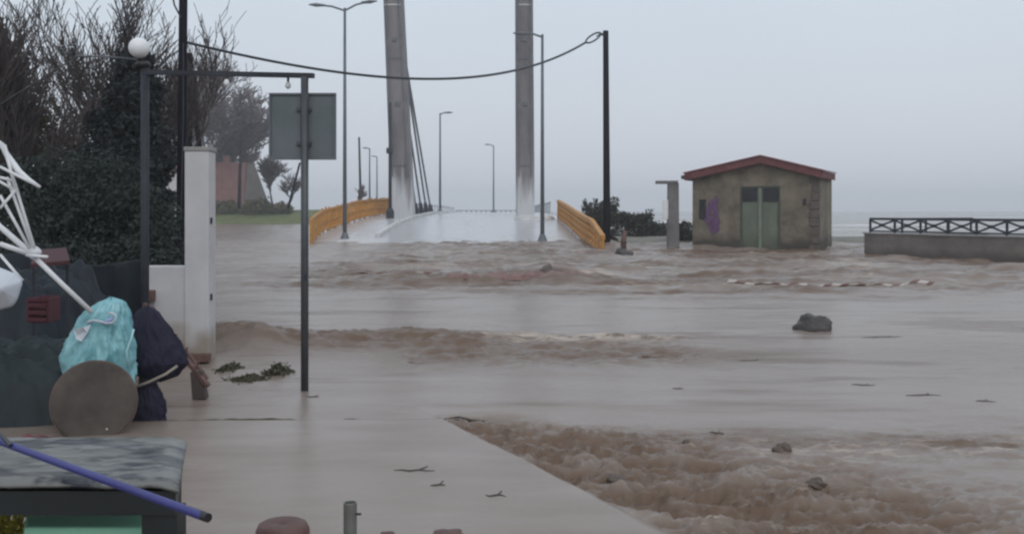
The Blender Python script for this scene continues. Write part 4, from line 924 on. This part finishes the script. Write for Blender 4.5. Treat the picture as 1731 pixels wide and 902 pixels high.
weed(468, 630, 44, 16, 'bushier weed clump just left of the sign post', 4)
weed(420, 640, 60, 6, 'flat strand of weed between the two clumps', 6)
weed(775, 706, 90, 1.5, 'thin weed strands trailing at the corner of the slab', 7)
Yk = gy(716, .03); pts = []
rs_ = np.random.RandomState(12)
for i in range(60):
    x = -3.25 + 2.65 * i / 59; y = 8.02 + .03 * (x + 2) + .03 * float(perlin(np.array([x * 1.7]), np.array([.5]))[0]); pts.append((x, y, wz(x, y) + .012))
o = thing('slab_edge_line', pts[0], 'thin dark strand added along the back edge of the sunken slab', 'weeds')
MB().tube(pts, [.006 + .011 * abs(math.sin(i * .9) * math.sin(i * .31 + 1)) for i in range(60)], 6).build('strand', M['weed'], o)  # dark tube added to draw the slab's back edge line
tw = [(740, 827, 26, 'short twig on the slab water, left one of the pair'), (838, 845, 34, 'longer twig on the slab water, right one of the pair'), (1146, 653, 20, 'lone dark chip on smooth water in the middle right'),
      (528, 667, 24, 'dark twig touching the foot of the sign post'), (700, 802, 70, 'long faint twig on the slab water above the twig pair'), (1212, 722, 24, 'twig above the pale foam sheet'), (700, 606, 26, 'reddish twig below the muddy ridge'),
      (1490, 567, 70, 'long thin stick to the right of the dark rock'), (1460, 648, 40, 'stick on far right water, nearest the middle'), (1560, 664, 60, 'longest stick on the far right water'), (1665, 674, 34, 'stick near the right edge of the picture'), (1100, 604, 30, 'small stick below the foam line'),(1270,606,50,'thin stick left of and below the dark rock')]
for i, (px, py, wpx, lab) in enumerate(tw):
    Y = gy(py, .02); c_ = at(px, py, Y); hw = wpx / F * Y / 2; o_ = thing('floating_twig', (c_.x, Y, 0), lab, 'twig', 'twigs floating on the flood')
    pts = []
    for k_ in range(6):
        x = c_.x + hw * (k_ / 2.5 - 1); y = Y + random.uniform(-.02, .02); pts.append((x, y, wz(x, y) + .001))
    MB().tube(pts, [.002, .006, .008, .007, .005, .002], 6).build('stick', M['bark'], o_, smooth=True)
    p = Vector(pts[3]); MB().tube([p, p + Vector((hw * .4, .09, .002))], [.006, .002], 5).build('side_shoot', M['bark'], o_)
# barrier tapes
def tape(x0_, x1_, Y_, per, wid, label, seed, slope=0):
    n = 400; s_ = np.linspace(0, 1, n); x = x0_ + (x1_ - x0_) * s_; y = Y_ + slope * s_ + .08 * perlin(x * .7 + seed, 0 * x)
    z = np.array([max(wz(a_, b_), wz(a_, b_ - .25), wz(a_, b_ - .5)) for a_, b_ in zip(x, y)]) + .03 + .025 * perlin(x * 1.1, 0 * x + seed)
    ang = s_ * (x1_ - x0_) / per * math.pi * .35 + seed
    dz = wid / 2 * (.75 + .25 * np.sin(ang)); dy = wid / 2 * np.cos(ang) * .5
    X_ = np.stack([x, x + .10], 1); Y2 = np.stack([y - dy, y + dy], 1); Z2 = np.stack([z - dz, z + dz], 1)
    V_, Q_ = grid(X_, Y2, Z2); o_ = npmesh('barrier_tape', V_, Q_, M['tape'], attrs={'u': np.repeat((x - x0_) / per, 2)}); sd = o_.modifiers.new('t', 'SOLIDIFY'); sd.thickness = .004
    tag(o_, label, 'tape', 'striped barrier tape across the flood')
tape(4.75, 9.3, 22.4, .385, .075, 'red and white barrier tape drifting in front of the hut', 1)
tape(-4.3, -1.9, 26.5, .42, .045, 'faint red and white tape awash left of the reddish sheet', 3)
# red sheet awash
Yr = 23.9; n = 120
U, Vv = np.meshgrid(np.linspace(0, 1, n), np.linspace(0, 1, 30), indexing='ij')
X_ = -1.65 + 3.7 * U; Y_ = Yr - .35 + .7 * Vv + .1 * perlin(U * 5, Vv * 0)
Zw, _, _ = water(X_, Y_); Z_ = .09 + Zw * .55 + .085 * np.abs(perlin(U * 12, Vv * 2)) * gs(Vv, .5, .4) + .03 * perlin(U * 30, Vv * 4) - .06 * (gs(Vv, 0, .15) + gs(Vv, 1, .15)) - .08 * (gs(U, 0, .03) + gs(U, 1, .06))
V_, Q_ = grid(X_, Y_, Z_); o = npmesh('red_sheet', V_, Q_, M['redcloth']); tag(o, 'dull red sheet awash beside the brown rock in mid flood', 'sheet')

# ------------------------------------------------------------------ haze
hz = MB().box((0, 790, 14), (3400, 1700, 34)).build('haze', M['white'])
hm = bpy.data.materials.new('haze'); hm.use_nodes = True; t = hm.node_tree; t.nodes.clear()
o_ = t.nodes.new('ShaderNodeOutputMaterial'); v_ = t.nodes.new('ShaderNodeVolumePrincipled'); v_.inputs['Density'].default_value = .0011
v_.inputs['Color'].default_value = (.86, .9, .95, 1); v_.inputs['Anisotropy'].default_value = .2
t.links.new(v_.outputs[0], o_.inputs['Volume']); hz.data.materials[0] = hm; hz['kind'] = 'stuff'
